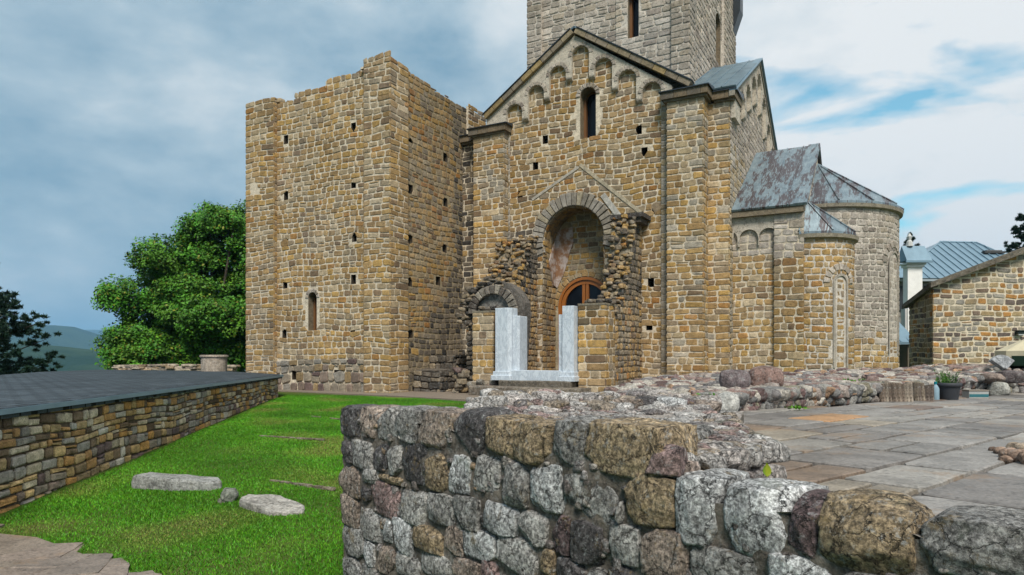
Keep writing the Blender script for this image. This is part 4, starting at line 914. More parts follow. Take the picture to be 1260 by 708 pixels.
    def prismy(mb, pts, z0, z1, bev=0.012):
        n = len(pts); cx = sum(p[0] for p in pts)/n; cy = sum(p[1] for p in pts)/n; q = [(cx+(p[0]-cx)*.97, cy+(p[1]-cy)*.97) for p in pts]
        vs = [(p[0], p[1], z0) for p in pts] + [(p[0], p[1], z1-bev) for p in pts] + [(p[0], p[1], z1) for p in q]
        mb.add(vs, [(r*n+i, r*n+(i+1)%n, (r+1)*n+(i+1)%n, (r+1)*n+i) for r in range(2) for i in range(n)] + [tuple(range(2*n, 3*n)), tuple(range(n))[::-1]])
    X = lambda px, b=bm: fa(px, b)-c0
    lx0, lx1 = X(609.5), X(625.5); rx0, rx1 = X(692), X(706); zb0 = zs2; zB = zz(456.5, 3.3, bm)
    m = MB(); y0 = bm-.95
    prismy(m, [(lx0, y0), (lx1-.03, y0), (lx1+.06, y0+.1), (lx1+.06, y0+.45), (lx0, y0+.45)], zb0+.1, zt(379.5, 3.2)); m.build('jamb', M['marble'], mp_)
    m = MB(); prismy(m, [(lx0-.1, y0-.1), (lx1+.08, y0-.1), (lx1+.12, y0-.04), (lx1+.12, y0+.5), (lx0-.1, y0+.5)], zb0-.0, zb0+.14); prismy(m, [(lx0-.05, y0-.05), (lx1+.04, y0-.05), (lx1+.09, y0), (lx1+.09, y0+.48), (lx0-.05, y0+.48)], zb0+.14, zb0+.26); m.build('jamb_base', M['marble'], mp_)
    m = MB(); i0, i1 = X(629.5, bm+.35), X(641, bm+.35); prismy(m, [(i0-.1, y0+.2), (i1-.06, y0+.2), (i1, y0+.28), (i1, y0+.75), (i0-.1, y0+.75)], zb0+.05, zz(389.5, 3.4, bm+.3)); m.build('inner_jamb', M['marble'], mp_)
    m = MB(); prismy(m, [(rx0, y0), (rx1, y0), (rx1, y0+.4), (rx0, y0+.4)], zb0+.1, zt(376.5, 5.6)); m.build('jamb', M['marble'], mp_)
    m = MB(); prismy(m, [(rx0-.07, y0-.1), (rx1+.06, y0-.1), (rx1+.06, y0+.45), (rx0-.07, y0+.45)], zb0-.0, zb0+.14); prismy(m, [(rx0-.04, y0-.05), (rx1+.03, y0-.05), (rx1+.03, y0+.43), (rx0-.04, y0+.43)], zb0+.14, zb0+.26); m.build('jamb_base', M['marble'], mp_)
    m = MB(); prismy(m, [(X(686), y0+.08), (rx0+.02, y0+.08), (rx0+.02, y0+.5), (X(686), y0+.5)], zb0+.05, zz(387, 5.4, bm)); m.build('inner_jamb', M['marble'], mp_)
    m = MB(); prismy(m, [(lx1+.05, y0+.0), (rx0-.02, y0+.0), (rx0-.02, y0+.55), (lx1+.05, y0+.55)], zb0-.0, zB+.02); m.build('threshold', M['marble'], mp_)
ruins()
# ================================================================== low building with the dark roof (west)
def low_building():
    t = empty('low_roofed_building', (-6, 13, 0), 0, 'low golden stone building with flat dark shingle roof beside the lawn', 'building'); zr = -0.507
    A = Vector((-4.62, 3.6)); B = Vector((-6.62, 19.6)); d = (B-A).normalized(); n = Vector((d.y, -d.x)); L_ = (B-A).length; o = Vector((6, -13))
    mb = MB(); Fw = lambda s, z, dd: (A.x+o.x + d.x*s + n.x*(dd-.07), A.y+o.y + d.y*s + n.y*(dd-.07), z)
    plate(mb, Fw, [(0, -2.2), (0, zr-.03), (L_, zr-.03), (L_, -2.2)], (), 0, 0, (0.11,0.085,0.06))
    pl = lambda s, z, r: (PURP if z < -1.6+0.035*s+0.22 and r.random() < .5 else LEDGE)
    masonry(mb, Fw, 0, L_, -1.9, zr-.05, pl, 171, ch=(0.075, 0.15), sw=(0.12, 0.36), joint=0.014, dep=0.03, wob=0.05, jit=0.01, split=0.12)
    e = B + Vector((-2.9, 4.6)); Fz = lambda s, z, dd: (B.x+o.x-.07*n.x + (e-B).normalized().x*s + dd*.5, B.y+o.y + (e-B).normalized().y*s, z)
    plate(mb, Fz, [(0, -2), (0, zr-.03), (5.4, zr-.03), (5.4, -2)], (), 0, 0, (0.11,0.085,0.06)); masonry(mb, Fz, 0, 5.4, -1.5, zr-.05, PURP, 173, ch=(0.1, 0.2), sw=(0.12, 0.34), joint=0.02, dep=0.04)
    wl = mb.build('wall', M['ledge'], t)
    pts = [A, Vector((-5.62, 11.6)), Vector((-6.45, 18.2)), Vector((-6.60, 19.4)), Vector((-6.68, 20.0)), Vector((-7.0, 20.6)), Vector((-8.6, 22.8)), Vector((-10.6, 25.4)), Vector((-17.2, 28.6)), Vector((-16.5, 24)), Vector((-14.7, 19.6)), Vector((-24, 19.0)), Vector((-24, 3.6))]
    mb = MB(); v = [(p.x+o.x, p.y+o.y, zr) for p in pts]; tri = tessellate_polygon([[Vector((a, b, 0)) for a, b, _ in v]]); n_ = len(v)
    mb.add(v, [tuple(q) for q in tri]); mb.add(v + [(a, b, c-.1) for a, b, c in v], [(i, (i+1)%n_, n_+(i+1)%n_, n_+i) for i in range(n_)])
    rng = random.Random(2)
    for k in range(80):                                                 # front row of shingle tabs
        s = k*L_/80; p = A + d*s; q = A + d*(s+L_/80-.008); w_ = 0.16
        mb.add([(p.x+o.x+n.x*.02, p.y+o.y+n.y*.02, zr+.004), (q.x+o.x+n.x*.02, q.y+o.y+n.y*.02, zr+.004), (q.x+o.x-n.x*w_, q.y+o.y-n.y*w_, zr+.016+rng.uniform(0, .006)), (p.x+o.x-n.x*w_, p.y+o.y-n.y*w_, zr+.016)], [(0,1,2,3)])
    mb.build('roof', M['shingle'], t)
    mb = MB()
    ed = [Vector((p.x+o.x, p.y+o.y, 0)) for p in pts[:8]]
    for i in range(len(ed)-1):
        a, b = ed[i], ed[i+1]; dd = (b-a).normalized(); nn = Vector((dd.y, -dd.x, 0))
        mb.add([a+nn*.03+Vector((0,0,zr-.002)), b+nn*.03+Vector((0,0,zr-.002)), b+nn*.035+Vector((0,0,zr-.055)), a+nn*.035+Vector((0,0,zr-.055)), a-nn*.02+Vector((0,0,zr+.003)), b-nn*.02+Vector((0,0,zr+.003)), a-nn*.06+Vector((0,0,zr-.06)), b-nn*.06+Vector((0,0,zr-.06))], [(0,1,2,3),(0,1,5,4),(3,2,7,6)], (0.30, 0.38, 0.43))
    mb.build('roof_flashing', M['metal_blue'], t)
low_building()
# ================================================================== foreground wall
P0 = Vector((-1.2, 4.9)); E = Vector((0.651, -0.759)).normalized(); NN = Vector((E.y, -E.x))     # NN points to the camera side
if NN.dot(-P0) < 0: NN = -NN
def ws(px): r = (px-630)/846; return (r*P0.y - P0.x)/(E.x - r*E.y)
def wz_(px, py): s = ws(px); return (440-py)/846*(P0.y + E.y*s)
def Fwall(s, z, d): return (P0.x + E.x*s + NN.x*d, P0.y + E.y*s + NN.y*d, z)
def fg_wall():
    t = empty('rubble_wall', (0.2, 3.9, -1.6), 0, 'thick mortared wall of rough grey and ochre fieldstones, its two levels closest to the viewer', 'stone wall'); off = Vector((-0.2, -3.9, 1.6))
    mb = MB(); ax = [[E.x, E.y, 0], [0, 0, 1], [NN.x, NN.y, 0]]; ax = [ax[0], ax[1], ax[2]]
    st = []                                                             # traced stones: crop 1 (2.52x from 400,450), crop 2 (2.739x from 800,560)
    c1 = '''52 133 112 220 dk;112 135 165 225 br;163 140 230 235 gy;228 140 290 240 gy;290 150 398 270 br;395 150 500 270 dk;500 170 592 288 och;592 185 710 305 och;710 180 810 315 gy;803 190 1045 345 och
55 235 90 300 dk;88 235 148 318 gy;150 240 200 332 dk;198 245 240 342 gy;243 235 322 370 dk;315 275 388 388 och;386 278 456 400 lg;462 272 545 410 gy;562 302 630 437 gy;640 308 738 450 lg;740 320 910 495 gy;932 345 1095 500 och
55 315 115 405 br;118 320 165 365 gy;118 372 146 420 dk;145 368 235 468 rd;170 340 240 366 och;238 385 320 490 gy;322 400 405 490 gy;405 408 483 505 gy;490 425 600 520 lg;600 455 695 555 gy;708 465 765 585 rdk;768 490 866 620 dk;885 495 980 618 gy;985 505 1115 660 br
57 405 110 500 br;110 445 182 545 gy;182 470 212 550 lg;212 470 275 585 lg;282 500 375 578 och;378 500 435 585 br;436 512 535 602 lg;538 535 660 650 gy;672 568 715 655 och;720 600 810 680 dk
57 500 125 590 gy;125 545 155 620 lg;155 555 225 650 br;225 588 300 660 gy;300 585 405 665 gy;405 600 490 680 br;490 606 538 680 rd;57 595 120 660 gy;885 625 975 700 dk;820 630 880 700 gy;912 420 930 490 gy;548 445 560 500 gy'''
    for row in c1.replace('\n', ';').split(';'):
        a, b, c, d, k = row.split(); st.append((400+float(a)/2.52, 450+float(b)/2.52, 400+float(c)/2.52, 450+float(d)/2.52, k))
    c2 = '''88 88 228 300 lg;248 130 478 342 lg;462 165 582 340 rdk;575 175 892 398 och;893 240 1330 420 gy;140 322 375 470 gy;405 345 625 500 lg;-20 250 130 420 br;640 405 860 560 gy;880 430 1060 570 dk;1080 430 1330 570 gy;1350 245 1700 450 gy;1720 250 2000 460 br'''
    for row in c2.split(';'):
        a, b, c, d, k = row.split(); st.append((800+float(a)/2.739, 560+float(b)/2.739, 800+float(c)/2.739, 560+float(d)/2.739, k))
    rng = random.Random(9); boxes = []
    for i, (x0, y0, x1, y1, k) in enumerate(st):
        s0, s1 = ws(x0), ws(x1); z1 = wz_((x0+x1)/2, y0); z0 = wz_((x0+x1)/2, y1); boxes.append((s0, s1, z0, z1, k))
    def put(s0, s1, z0, z1, k, i, n=14):
        s0 += .004; s1 -= .004; w_, h_ = s1-s0, z1-z0; top = z1 > -0.52
        dp = 0.34 if top else 0.24; out = rng.uniform(.028, .05)
        c = GREY[k]; f = rng.uniform(.85, 1.15); c = tuple(x*f for x in c)
        zt = z1 + (.012 if top else 0)
        ctr = Fwall((s0+s1)/2, (z0+zt)/2, out - dp/2); rock(mb, ctr, (w_*1.17, (zt-z0)*1.17, dp), 1000+i, c, n=n, box=.66, amp=.085, axes=ax, chops=9, fine=.05, cl=(.94, 1.16))
    for i, b in enumerate(boxes): put(*b, i, n=22 if b[1]-b[0] > .12 else 18)
    # the courses below and beyond what the picture frames
    def used(s0, s1, z0, z1):
        for b in boxes:
            if min(s1, b[1])-max(s0, b[0]) > .02 and min(z1, b[3])-max(z0, b[2]) > .02: return True
        return False
    z = -0.47; i = 500
    while z > -1.75:
        h = rng.uniform(.13, .2); s = .01
        while s < 5.6:
            w_ = rng.uniform(.12, .26)
            if not used(s, s+w_, z-h, z): put(s, s+w_, z-h, z, rng.choice(['gy','gy','lg','br','dk','och','rd']), i, 9); i += 1; s += w_+.01
            else: s += .03
        z -= h+.01
    for k in range(280):                                                  # pinning stones in the joints
        s = rng.uniform(0, 4.6); zt = -.40 if s < ws(818) else -.55; z = rng.uniform(-1.3, zt); w_ = rng.uniform(.025, .075)
        rock(mb, Fwall(s, z, -.006), (w_, w_*rng.uniform(.6, 1.2), .05), 20000+k, pick(rng, [((0.22,0.2,0.19),3),((0.13,0.11,0.10),2),((0.30,0.27,0.24),2),((0.25,0.18,0.12),1)]), n=4, box=.5, amp=.15, axes=ax, chops=5)
    # mortar bed: front, left end, tops
    zA, zB = -0.375, -0.50; sA = ws(818)
    core = (0.135, 0.115, 0.095)  # mortar darkened, the shade of the recesses between stones painted in
    def nz(x, y, z, a=.02): return a*(noise.noise(Vector((x*5, y*5, z*5)))+.6*noise.noise(Vector((x*14, y*14, z*14))))
    ns, nzv = 150, 46; vs = []; S1 = 5.6
    for j in range(nzv+1):
        for q in range(ns+1):
            s = S1*q/ns; zt = zA if s < sA else zB; z = -1.9 + (zt-.05+1.9)*j/nzv; p = Fwall(s, z, 0); e = nz(*p)
            vs.append(Fwall(s, z, e-.004))
    mb.add(vs, [(j*(ns+1)+q, j*(ns+1)+q+1, (j+1)*(ns+1)+q+1, (j+1)*(ns+1)+q) for j in range(nzv) for q in range(ns)], core, 1)
    wall_pts_end = Fwall(0, 0, 0)
    # tops as height fields over (s, depth behind the face)
    def topf(s0, s1, dlen, zf, col=core, nx=60, ny=26, sd=0):
        vs = []
        for j in range(ny+1):
            for q in range(nx+1):
                s = s0+(s1-s0)*q/nx; dl = dlen(s)*j/ny; p = Fwall(s, 0, -dl); z = zf(s, dl) + nz(p[0], p[1], sd, .035); vs.append((p[0], p[1], z))
        mb.add(vs, [(j*(nx+1)+q, j*(nx+1)+q+1, (j+1)*(nx+1)+q+1, (j+1)*(nx+1)+q) for j in range(ny) for q in range(nx)], col, 1)
        n = nx+1                                                         # skirts
        for line in ([vs[j*n] for j in range(ny+1)], [vs[j*n+nx] for j in range(ny+1)], vs[ny*n:]):
            mb.add(line + [(p[0], p[1], -1.9) for p in line], [(k, k+1, len(line)+k+1, len(line)+k) for k in range(len(line)-1)], core, 1)
    dA = lambda s: 1.75 + .55*min(s, 2.8)/2.8*2.0 if s < 2.2 else 2.6
    dA = lambda s: float(np.interp(s, [0, .6, 1.6, 2.2, 2.85], [1.0, 1.5, 2.6, 1.5, 0.75]))
    topf(0, sA, dA, lambda s, d: zA - .035 - .02*min(1, d), (0.30,0.265,0.235), 90, 50, 1)
    topf(sA, S1, lambda s: .42, lambda s, d: zB - .05 - .07*d/.42, (0.25,0.22,0.19), 70, 12, 2)
    RT = [((0.31,0.28,0.26),4),((0.38,0.36,0.34),3),((0.24,0.17,0.155),2.2),((0.17,0.15,0.145),2),((0.27,0.22,0.17),2)]
    for k in range(520):
        s = rng.uniform(.02, sA-.05); d_ = rng.uniform(.12, dA(s)-.02); p = Fwall(s, 0, -d_); w_ = rng.uniform(.08, .26)
        rock(mb, (p[0], p[1], zA - .035 - .02*min(1, d_) + rng.uniform(-.02, .008)), (w_, w_*rng.uniform(.6, .9), rng.uniform(.05, .10)), 3000+k, pick(rng, RT), n=6, box=.45, amp=.2, chops=8, fine=.05, cl=(.55, .9))
    for k in range(130):
        s = rng.uniform(sA+.02, S1); d_ = rng.uniform(.16, .42); p = Fwall(s, 0, -d_); w_ = rng.uniform(.08, .24)
        rock(mb, (p[0], p[1], zB-.07-.03*d_/.42+rng.uniform(-.02, .01)), (w_, w_*.75, rng.uniform(.05, .09)), 5000+k, pick(rng, RT), n=9, box=.45, amp=.2, chops=8, fine=.05, cl=(.55, .9))
    # end face of the higher level and tumbled corner stones
    for k, (px, py, z, w_, h_, c) in enumerate(((845,528,-.40,.20,.12,'gy'),(822,545,-.42,.2,.14,'rd'),(858,522,-.40,.2,.13,'gy'),(862,540,-.5,.14,.13,'rdk'),(876,566,-.6,.2,.12,'rdk'),(845,575,-.5,.2,.09,'lg'),(868,580,-.56,.2,.09,'gy'),(835,565,-.46,.16,.08,'pk'),(852,556,-.5,.13,.1,'rd'))):
        x, y = P(px, py, z+h_/2); rock(mb, (x, y, z), (w_, w_*.85, h_), 7000+k, GREY[c], n=9, box=.5, amp=.16, chops=7, fine=.05, cl=(.65, .95))
    for j in range(5):
        for q in range(7):
            dl = .16+q*.12; p = Fwall(sA-.02, 0, -dl); w_ = rng.uniform(.12, .2)
            rock(mb, (p[0]+rng.uniform(-.02, .03), p[1]+rng.uniform(-.02, .03), zA-.08-j*.12), (w_, w_, rng.uniform(.11, .15)), 7100+j*9+q, pick(rng, RT), n=6, box=.5, amp=.16, chops=7, fine=.05, cl=(.65, .95))
    # rear ridge of bigger stones at the back of the higher level
    for k in range(60):
        q = k/60; x = -0.2 + 1.75*q + rng.uniform(-.1, .1); y = 6.5 + .5*q + rng.uniform(-.5, .5); c = pick(rng, RT); h_ = rng.uniform(.12, .24)
        rock(mb, (x, y, zA-.05+rng.uniform(-.05, .03)), (rng.uniform(.16, .36), rng.uniform(.14, .3), h_), 8000+k, c, n=6, box=.45, amp=.18, chops=8, fine=.05, cl=(.6, .92))
    for k, (px, w_, h_, c) in enumerate(((752,.24,.17,'gy'),(772,.3,.24,'br'),(798,.32,.28,'dk'),(824,.3,.27,'lg'),(846,.22,.22,'rdk'),(866,.26,.2,'br'),(735,.2,.13,'rd'))):
        y = 5.9+.1*k*0; x = (px-630)/846*y; rock(mb, (x, y, -.46), (w_, w_, h_), 8200+k, GREY[c], n=9, box=.5, amp=.16, chops=7, fine=.05, cl=(.65, .95))
    for k in range(170):
        y = rng.uniform(5.65, 7.4); x = rng.uniform(-.4, 1.5+.35*(y-5.6))
        rock(mb, (x, y, -.47+rng.uniform(-.04, .03)), (rng.uniform(.14, .32), rng.uniform(.12, .26), rng.uniform(.08, .16)), 8400+k, pick(rng, RT), n=6, box=.45, amp=.18, chops=7, fine=.05, cl=(.6, .92))
    for k in range(50):
        y = rng.uniform(5.7, 7.4); x = 1.45+.35*(y-5.6)+rng.uniform(-.05, .08)
        rock(mb, (x, y, rng.choice((-.62, -.54, -.48))), (.2, .26, .16), 8700+k, pick(rng, RT), n=6, box=.45, amp=.18, chops=7, fine=.05, cl=(.6, .92))
    vs = []; n = 24                                                       # bed under the ridge
    for j in range(n+1):
        for q in range(n+1):
            u_, v_ = q/n, j/n; x = -.45+(1.95+.55*v_)*u_; y = 5.6+.2*u_+1.6*v_; vs.append((x, y, -.50+nz(x, y, 4, .05) - .25*max(0, abs(v_-.5)-.38)*8*.5))
    mb.add(vs, [(j*(n+1)+q, j*(n+1)+q+1, (j+1)*(n+1)+q+1, (j+1)*(n+1)+q) for j in range(n) for q in range(n)], core, 1)
    for line in (vs[:n+1], vs[-(n+1):], vs[::n+1], vs[n::n+1]): mb.add(line+[(p[0], p[1], -1.8) for p in line], [(k, k+1, n+2+k, n+1+k) for k in range(n)], core, 1)
    mb.V = [(v[0]+off.x, v[1]+off.y, v[2]+off.z) for v in mb.V]
    mb.build('masonry', [M['fieldstone'], M['rubble']], t, smooth=True)
fg_wall()
# ================================================================== patio
ZP = -0.68
def patio():
    out = [(0.55, 3.35), (1.05, 3.05), (1.9, 2.15), (3.2, 0.6), (12, 0.6), (16, 13.2), (9.3, 12.9), (7.2, 11.6), (4.9, 9.9), (2.4, 8.3), (1.9, 7.7), (1.2, 5.6), (0.8, 4.2)]
    mb = MB(); n = len(out); tri = tessellate_polygon([[Vector((p[0], p[1], 0)) for p in out]])
    mb.add([(p[0], p[1], ZP-.012) for p in out], [tuple(t) for t in tri], (0.09,0.08,0.07)); mb.add([(p[0], p[1], ZP-.012) for p in out]+[(p[0], p[1], -1.8) for p in out], [(i, (i+1)%n, n+(i+1)%n, n+i) for i in range(n)], (0.2,0.17,0.14))
    ang = R(40); ca, sa = math.cos(ang), math.sin(ang); F = lambda s, t, d: (ca*s-sa*t+4, sa*s+ca*t+6, ZP+d)
    # only slabs inside the outline
    def ins(x, y):
        r = False
        for i in range(n):
            a, b = out[i], out[(i+1)%n]
            if (a[1] > y) != (b[1] > y) and x < (b[0]-a[0])*(y-a[1])/(b[1]-a[1]) + a[0]: r = not r
        return r
    rng = random.Random(12); t = -9.0
    PV = [((0.215,0.20,0.185),6),((0.27,0.25,0.225),4),((0.175,0.16,0.148),4),((0.21,0.155,0.115),1.0),((0.25,0.215,0.17),1.2),((0.165,0.12,0.095),.7)]
    while t < 9:
        h = rng.uniform(.36, .62); s = -10 + rng.uniform(0, .5)
        while s < 12:
            w_ = rng.uniform(.45, 1.1); x, y, _ = F(s+w_/2, t+h/2, 0); o_ = ins(x, y)
            if o_:
                c = pick(rng, PV); j = rng.uniform(.012, .024); J = lambda: rng.uniform(-.022, .022)
                if math.hypot(x-3.6, y-8.0) < .45: c = (0.40, 0.225, 0.11)
                parts_ = [(s, s+w_, t, t+h)] if rng.random() > .2 else [(s, s+w_, t, t+h*.5), (s, s+w_, t+h*.5, t+h)]
                for x0, x1, y0, y1 in parts_:
                    pl = []
                    for (ax_, ay), (bx, by) in (((x0+j, y0+j), (x1-j, y0+j)), ((x1-j, y0+j), (x1-j, y1-j)), ((x1-j, y1-j), (x0+j, y1-j)), ((x0+j, y1-j), (x0+j, y0+j))):
                        for k in range(4):
                            q = (0.05, .33, .66, .95)[k]; pl.append((ax_+(bx-ax_)*q+J()*.5, ay+(by-ay)*q+J()*.5))
                    stone(mb, F, pl, .012+rng.uniform(0, .006), c, rng=rng, inset=.02)
            s += w_
        t += h
    tag(mb.build('patio_paving', M['paving']), kind='structure')
patio()
# ================================================================== far rubble wall + boulders
def far_wall():
    t = empty('rubble_wall', (6, 11, ZP), 0, 'low broad rubble wall of purple and grey stones between the paved patio and the church', 'stone wall'); o = (-6, -11, -ZP)
    line = [(1.75, 7.6), (2.5, 8.4), (3.4, 8.95), (4.9, 10.0), (7.1, 11.6), (9.2, 12.8), (14, 13.3)]; back = [(1.3, 9.3), (2.3, 11.6), (3.6, 12.2), (5.3, 13.0), (7.4, 14.2), (9.4, 14.6), (14, 14.9)]
    mb = MB(); rng = random.Random(33); nx, ny = 150, 24
    lx = lambda q, L_: (float(np.interp(q*(len(L_)-1), range(len(L_)), [p[0] for p in L_])), float(np.interp(q*(len(L_)-1), range(len(L_)), [p[1] for p in L_])))
    H = lambda q, v: (float(np.interp(q, [0, .12, .3, .42, .7, .8, 1], [-.58, -.52, -.43, -.42, -.40, -.30, -.26])) + .13*v) - (.22*(1-min(1, v/.06)))
    vs = []
    for j in range(ny+1):
        v = j/ny
        for i in range(nx+1):
            q = i/nx; a, b = lx(q, line), lx(q, back); x, y = a[0]+(b[0]-a[0])*v, a[1]+(b[1]-a[1])*v
            vs.append((x+o[0], y+o[1], (ZP-.1 if j == 0 else H(q, v)+.03*noise.noise(Vector((x*3, y*3, 1)))) + o[2]))
    mb.add(vs, [(j*(nx+1)+i, j*(nx+1)+i+1, (j+1)*(nx+1)+i+1, (j+1)*(nx+1)+i) for j in range(ny) for i in range(nx)], (0.28,0.24,0.20))
    L2 = vs[-(nx+1):]; mb.add(L2 + [(p[0], p[1], -.6) for p in L2], [(k, k+1, nx+2+k, nx+1+k) for k in range(nx)], (0.25,0.21,0.17))
    for k in range(1150):
        q = rng.random(); v = rng.random()**.9; a, b = lx(q, line), lx(q, back); x, y = a[0]+(b[0]-a[0])*v, a[1]+(b[1]-a[1])*v; w_ = rng.uniform(.14, .42)
        rock(mb, (x+o[0], y+o[1], H(q, v)+rng.uniform(-.05, .0)+o[2]), (w_, w_*.8, rng.uniform(.09, .18)), 12000+k, pick(rng, RED), n=6, box=.45, amp=.2, chops=8, fine=.05, cl=(.55, .92))
    for k in range(170):                                                  # face stones
        q = (k+.5)/170; a = lx(q, line); h = H(q, .1); c = pick(rng, RED if rng.random() < .6 else [((0.16,0.155,0.15),3),((0.25,0.24,0.22),3),((0.2,0.18,0.13),2)])
        for z in (ZP+.06, ZP+.18, h-.06):
            if z < h: w_ = rng.uniform(.12, .3) if z < h-.1 else rng.uniform(.22, .42); rock(mb, (a[0]+rng.uniform(-.03, .03)+o[0], a[1]+.06+o[1], z+o[2]), (w_, .24, rng.uniform(.13, .2)), 15000+k*3+int(z*10), c, n=6, box=.5, amp=.17, chops=7, fine=.05, cl=(.65, .95))
    mb.build('masonry', M['rubble'], t, smooth=True)
    # loose boulders
    B_ = [(905,470,.42,.34,(0.15,0.12,0.12),'dark purple grey boulder wedged at the church corner','boulder'),(940,469,.52,.42,(0.2,0.13,0.11),'large reddish brown boulder, tallest on the rubble wall','boulder'),
          (895,497,.34,.26,(0.42,0.41,0.38),'pale lichen covered boulder low beside the green weeds','boulder'),(1221,466,.5,.2,(0.2,0.155,0.13),'smooth flat brown boulder topping the wall near the plant pot','boulder'),
          (1243,464,.5,.24,(0.11,0.09,0.09),'dark flat boulder under the cream parasol','boulder'),(1229,479,.36,.3,(0.36,0.35,0.31),'white speckled round boulder set in the wall face below the dark flat one','boulder')]
    ys = [9.3, 9.6, 7.75, 12.3, 12.35, 12.2]
    for k, ((px, py, w_, h_, c, lab, cat), Y) in enumerate(zip(B_, ys)):
        x = (px-630)/846*Y; z = (440-py)/846*Y; m = MB(); rock(m, (0, 0, 0), (w_, w_*.8, h_), 171+k, c, n=9, box=.3, amp=.13, chops=4, fine=.02)
        ob = m.build('boulder', M['rubble'], smooth=True, loc=(x, Y, z)); tag(ob, lab, 'boulder', 'boulders on the low rubble wall')
far_wall()
# ================================================================== vegetation
def leaves_mesh(name, pts, nrm, size, cols, mat, parent=None, aspect=1.0):
    """leaf quads (bent diamond) at pts"""
    n = len(pts); rs = np.random.RandomState(n % 9999); nr = nrm/np.linalg.norm(nrm, axis=1)[:, None]
    r = rs.randn(n, 3); t = np.cross(nr, r); t /= np.linalg.norm(t, axis=1)[:, None]; b = np.cross(nr, t); s = size[:, None]
    V = np.stack([pts - t*s, pts - b*s*.6*aspect + nr*s*.15, pts + t*s, pts + b*s*.6*aspect + nr*s*.15], 1).reshape(-1, 3)
    me = bpy.data.meshes.new(name); me.vertices.add(4*n); me.vertices.foreach_set('co', V.astype(np.float32).ravel())
    me.loops.add(4*n); me.loops.foreach_set('vertex_index', np.arange(4*n, dtype=np.int32)); me.polygons.add(n)
    me.polygons.foreach_set('loop_start', np.arange(0, 4*n, 4, dtype=np.int32)); me.polygons.foreach_set('loop_total', np.full(n, 4, np.int32))
    me.update(); me.materials.append(mat); at = me.color_attributes.new('Col', 'FLOAT_COLOR', 'POINT'); c = np.ones((4*n, 4), np.float32); c[:, :3] = np.repeat(cols, 4, 0); at.data.foreach_set('color', c.ravel())
    me.validate(); o = bpy.data.objects.new(name, me); COL.objects.link(o)
    if parent: o.parent = parent
    return o
def maple(name, loc, label, blobs, trunk_h, nper, seed, leaf=.16, base=(0.056, 0.175, 0.013)):
    t = empty(name, loc, 0, label, 'tree'); rs = np.random.RandomState(seed); mb = MB(); mb.tube([(0,0,-3),(.1,0,trunk_h*.5),(0,.1,trunk_h)], [.36, .27, .2], 10, (0.09,0.07,0.05))
    P_, N_, S_, C_ = [], [], [], []
    for (bx, by, bz, br) in blobs:
        mid = ((bx*.4), by*.4, trunk_h*.8 + (bz-trunk_h)*.45); mb.tube([(0,0,trunk_h*.75), mid, (bx, by, bz)], [.14, .08, .03], 6, (0.08,0.065,0.05))
        nt = max(18, int(42*br*br))
        for k in range(nt):
            d = rs.randn(3); d /= np.linalg.norm(d); d[2] = d[2]*.8+.1; rr = br*rs.uniform(.5, 1.05); c = np.array((bx, by, bz)) + d*rr; cr = rs.uniform(.25, .55)*br**.4
            if rs.rand() < .5: mb.tube([(bx, by, bz), tuple(c)], [.03, .008], 4, (0.08,0.065,0.05))
            m = int(nper*cr*cr*8); q = rs.randn(m, 3); q = q/np.linalg.norm(q, axis=1)[:, None]*(rs.rand(m, 1)**.4)*cr*np.array([1.1, 1.1, .8]); P_.append(c+q)
            nn = rs.randn(m, 3)*.55 + np.array([0, -.35, .8]) + d*.4; N_.append(nn); S_.append(rs.uniform(.6, 1.3, m)*leaf)
            g = rs.uniform(.6, 1.35); yl = rs.rand(m) < .05; col = np.array(base)[None]*(g*rs.uniform(.75, 1.3, (m, 1)))*np.array([[rs.uniform(.8, 1.35), 1, 1]]); col[yl] = np.array([.16, .17, .015]); C_.append(col)
    mb.build('trunk', M['bark'], t, smooth=True); leaves_mesh('crown', np.concatenate(P_), np.concatenate(N_), np.concatenate(S_), np.concatenate(C_), M['foliage'], t)
mapleY = 36; kx = mapleY/846
rsb = np.random.RandomState(4); bl = []
cxp = 262
shape = [(222,280),(208,305),(250,266),(290,260),(190,316),(232,300),(175,345),(150,365),(160,425),(185,440),(215,440),(255,440),(150,440),(185,400),(215,405),(250,410),(290,412),(225,375),(250,380),(262,270),(240,285),(280,275),(300,268),(225,310),(250,318),(285,320),(310,300),(200,325),(180,330),(150,336),(205,355),(235,355),(270,355),(300,350),(165,368),(195,385),(230,392),(265,392),(300,390),(150,395),(170,415),(205,425),(240,425),(275,428),(300,425),(160,438),(195,450),(235,452),(275,452),(330,330),(340,390),(345,440)]
rad = {(150,336): .55, (180,330): .8, (262,270): .9, (300,268): .6, (280,275): .8, (150,395): .8, (165,368): .8, (240,285): .85}
for (px, py) in shape: bl.append(((px-cxp)*kx*.80 + .25, rsb.uniform(-2.4, 1.4), (440-py)*kx*.97 + 2.9, rad.get((px, py), rsb.uniform(1.0, 1.35))))
maple('maple_tree', ((cxp-630)*kx, mapleY, -3.0), 'broad bright green leafy tree rising behind the ruined tower', bl, 4.5, 56, 3, .08)
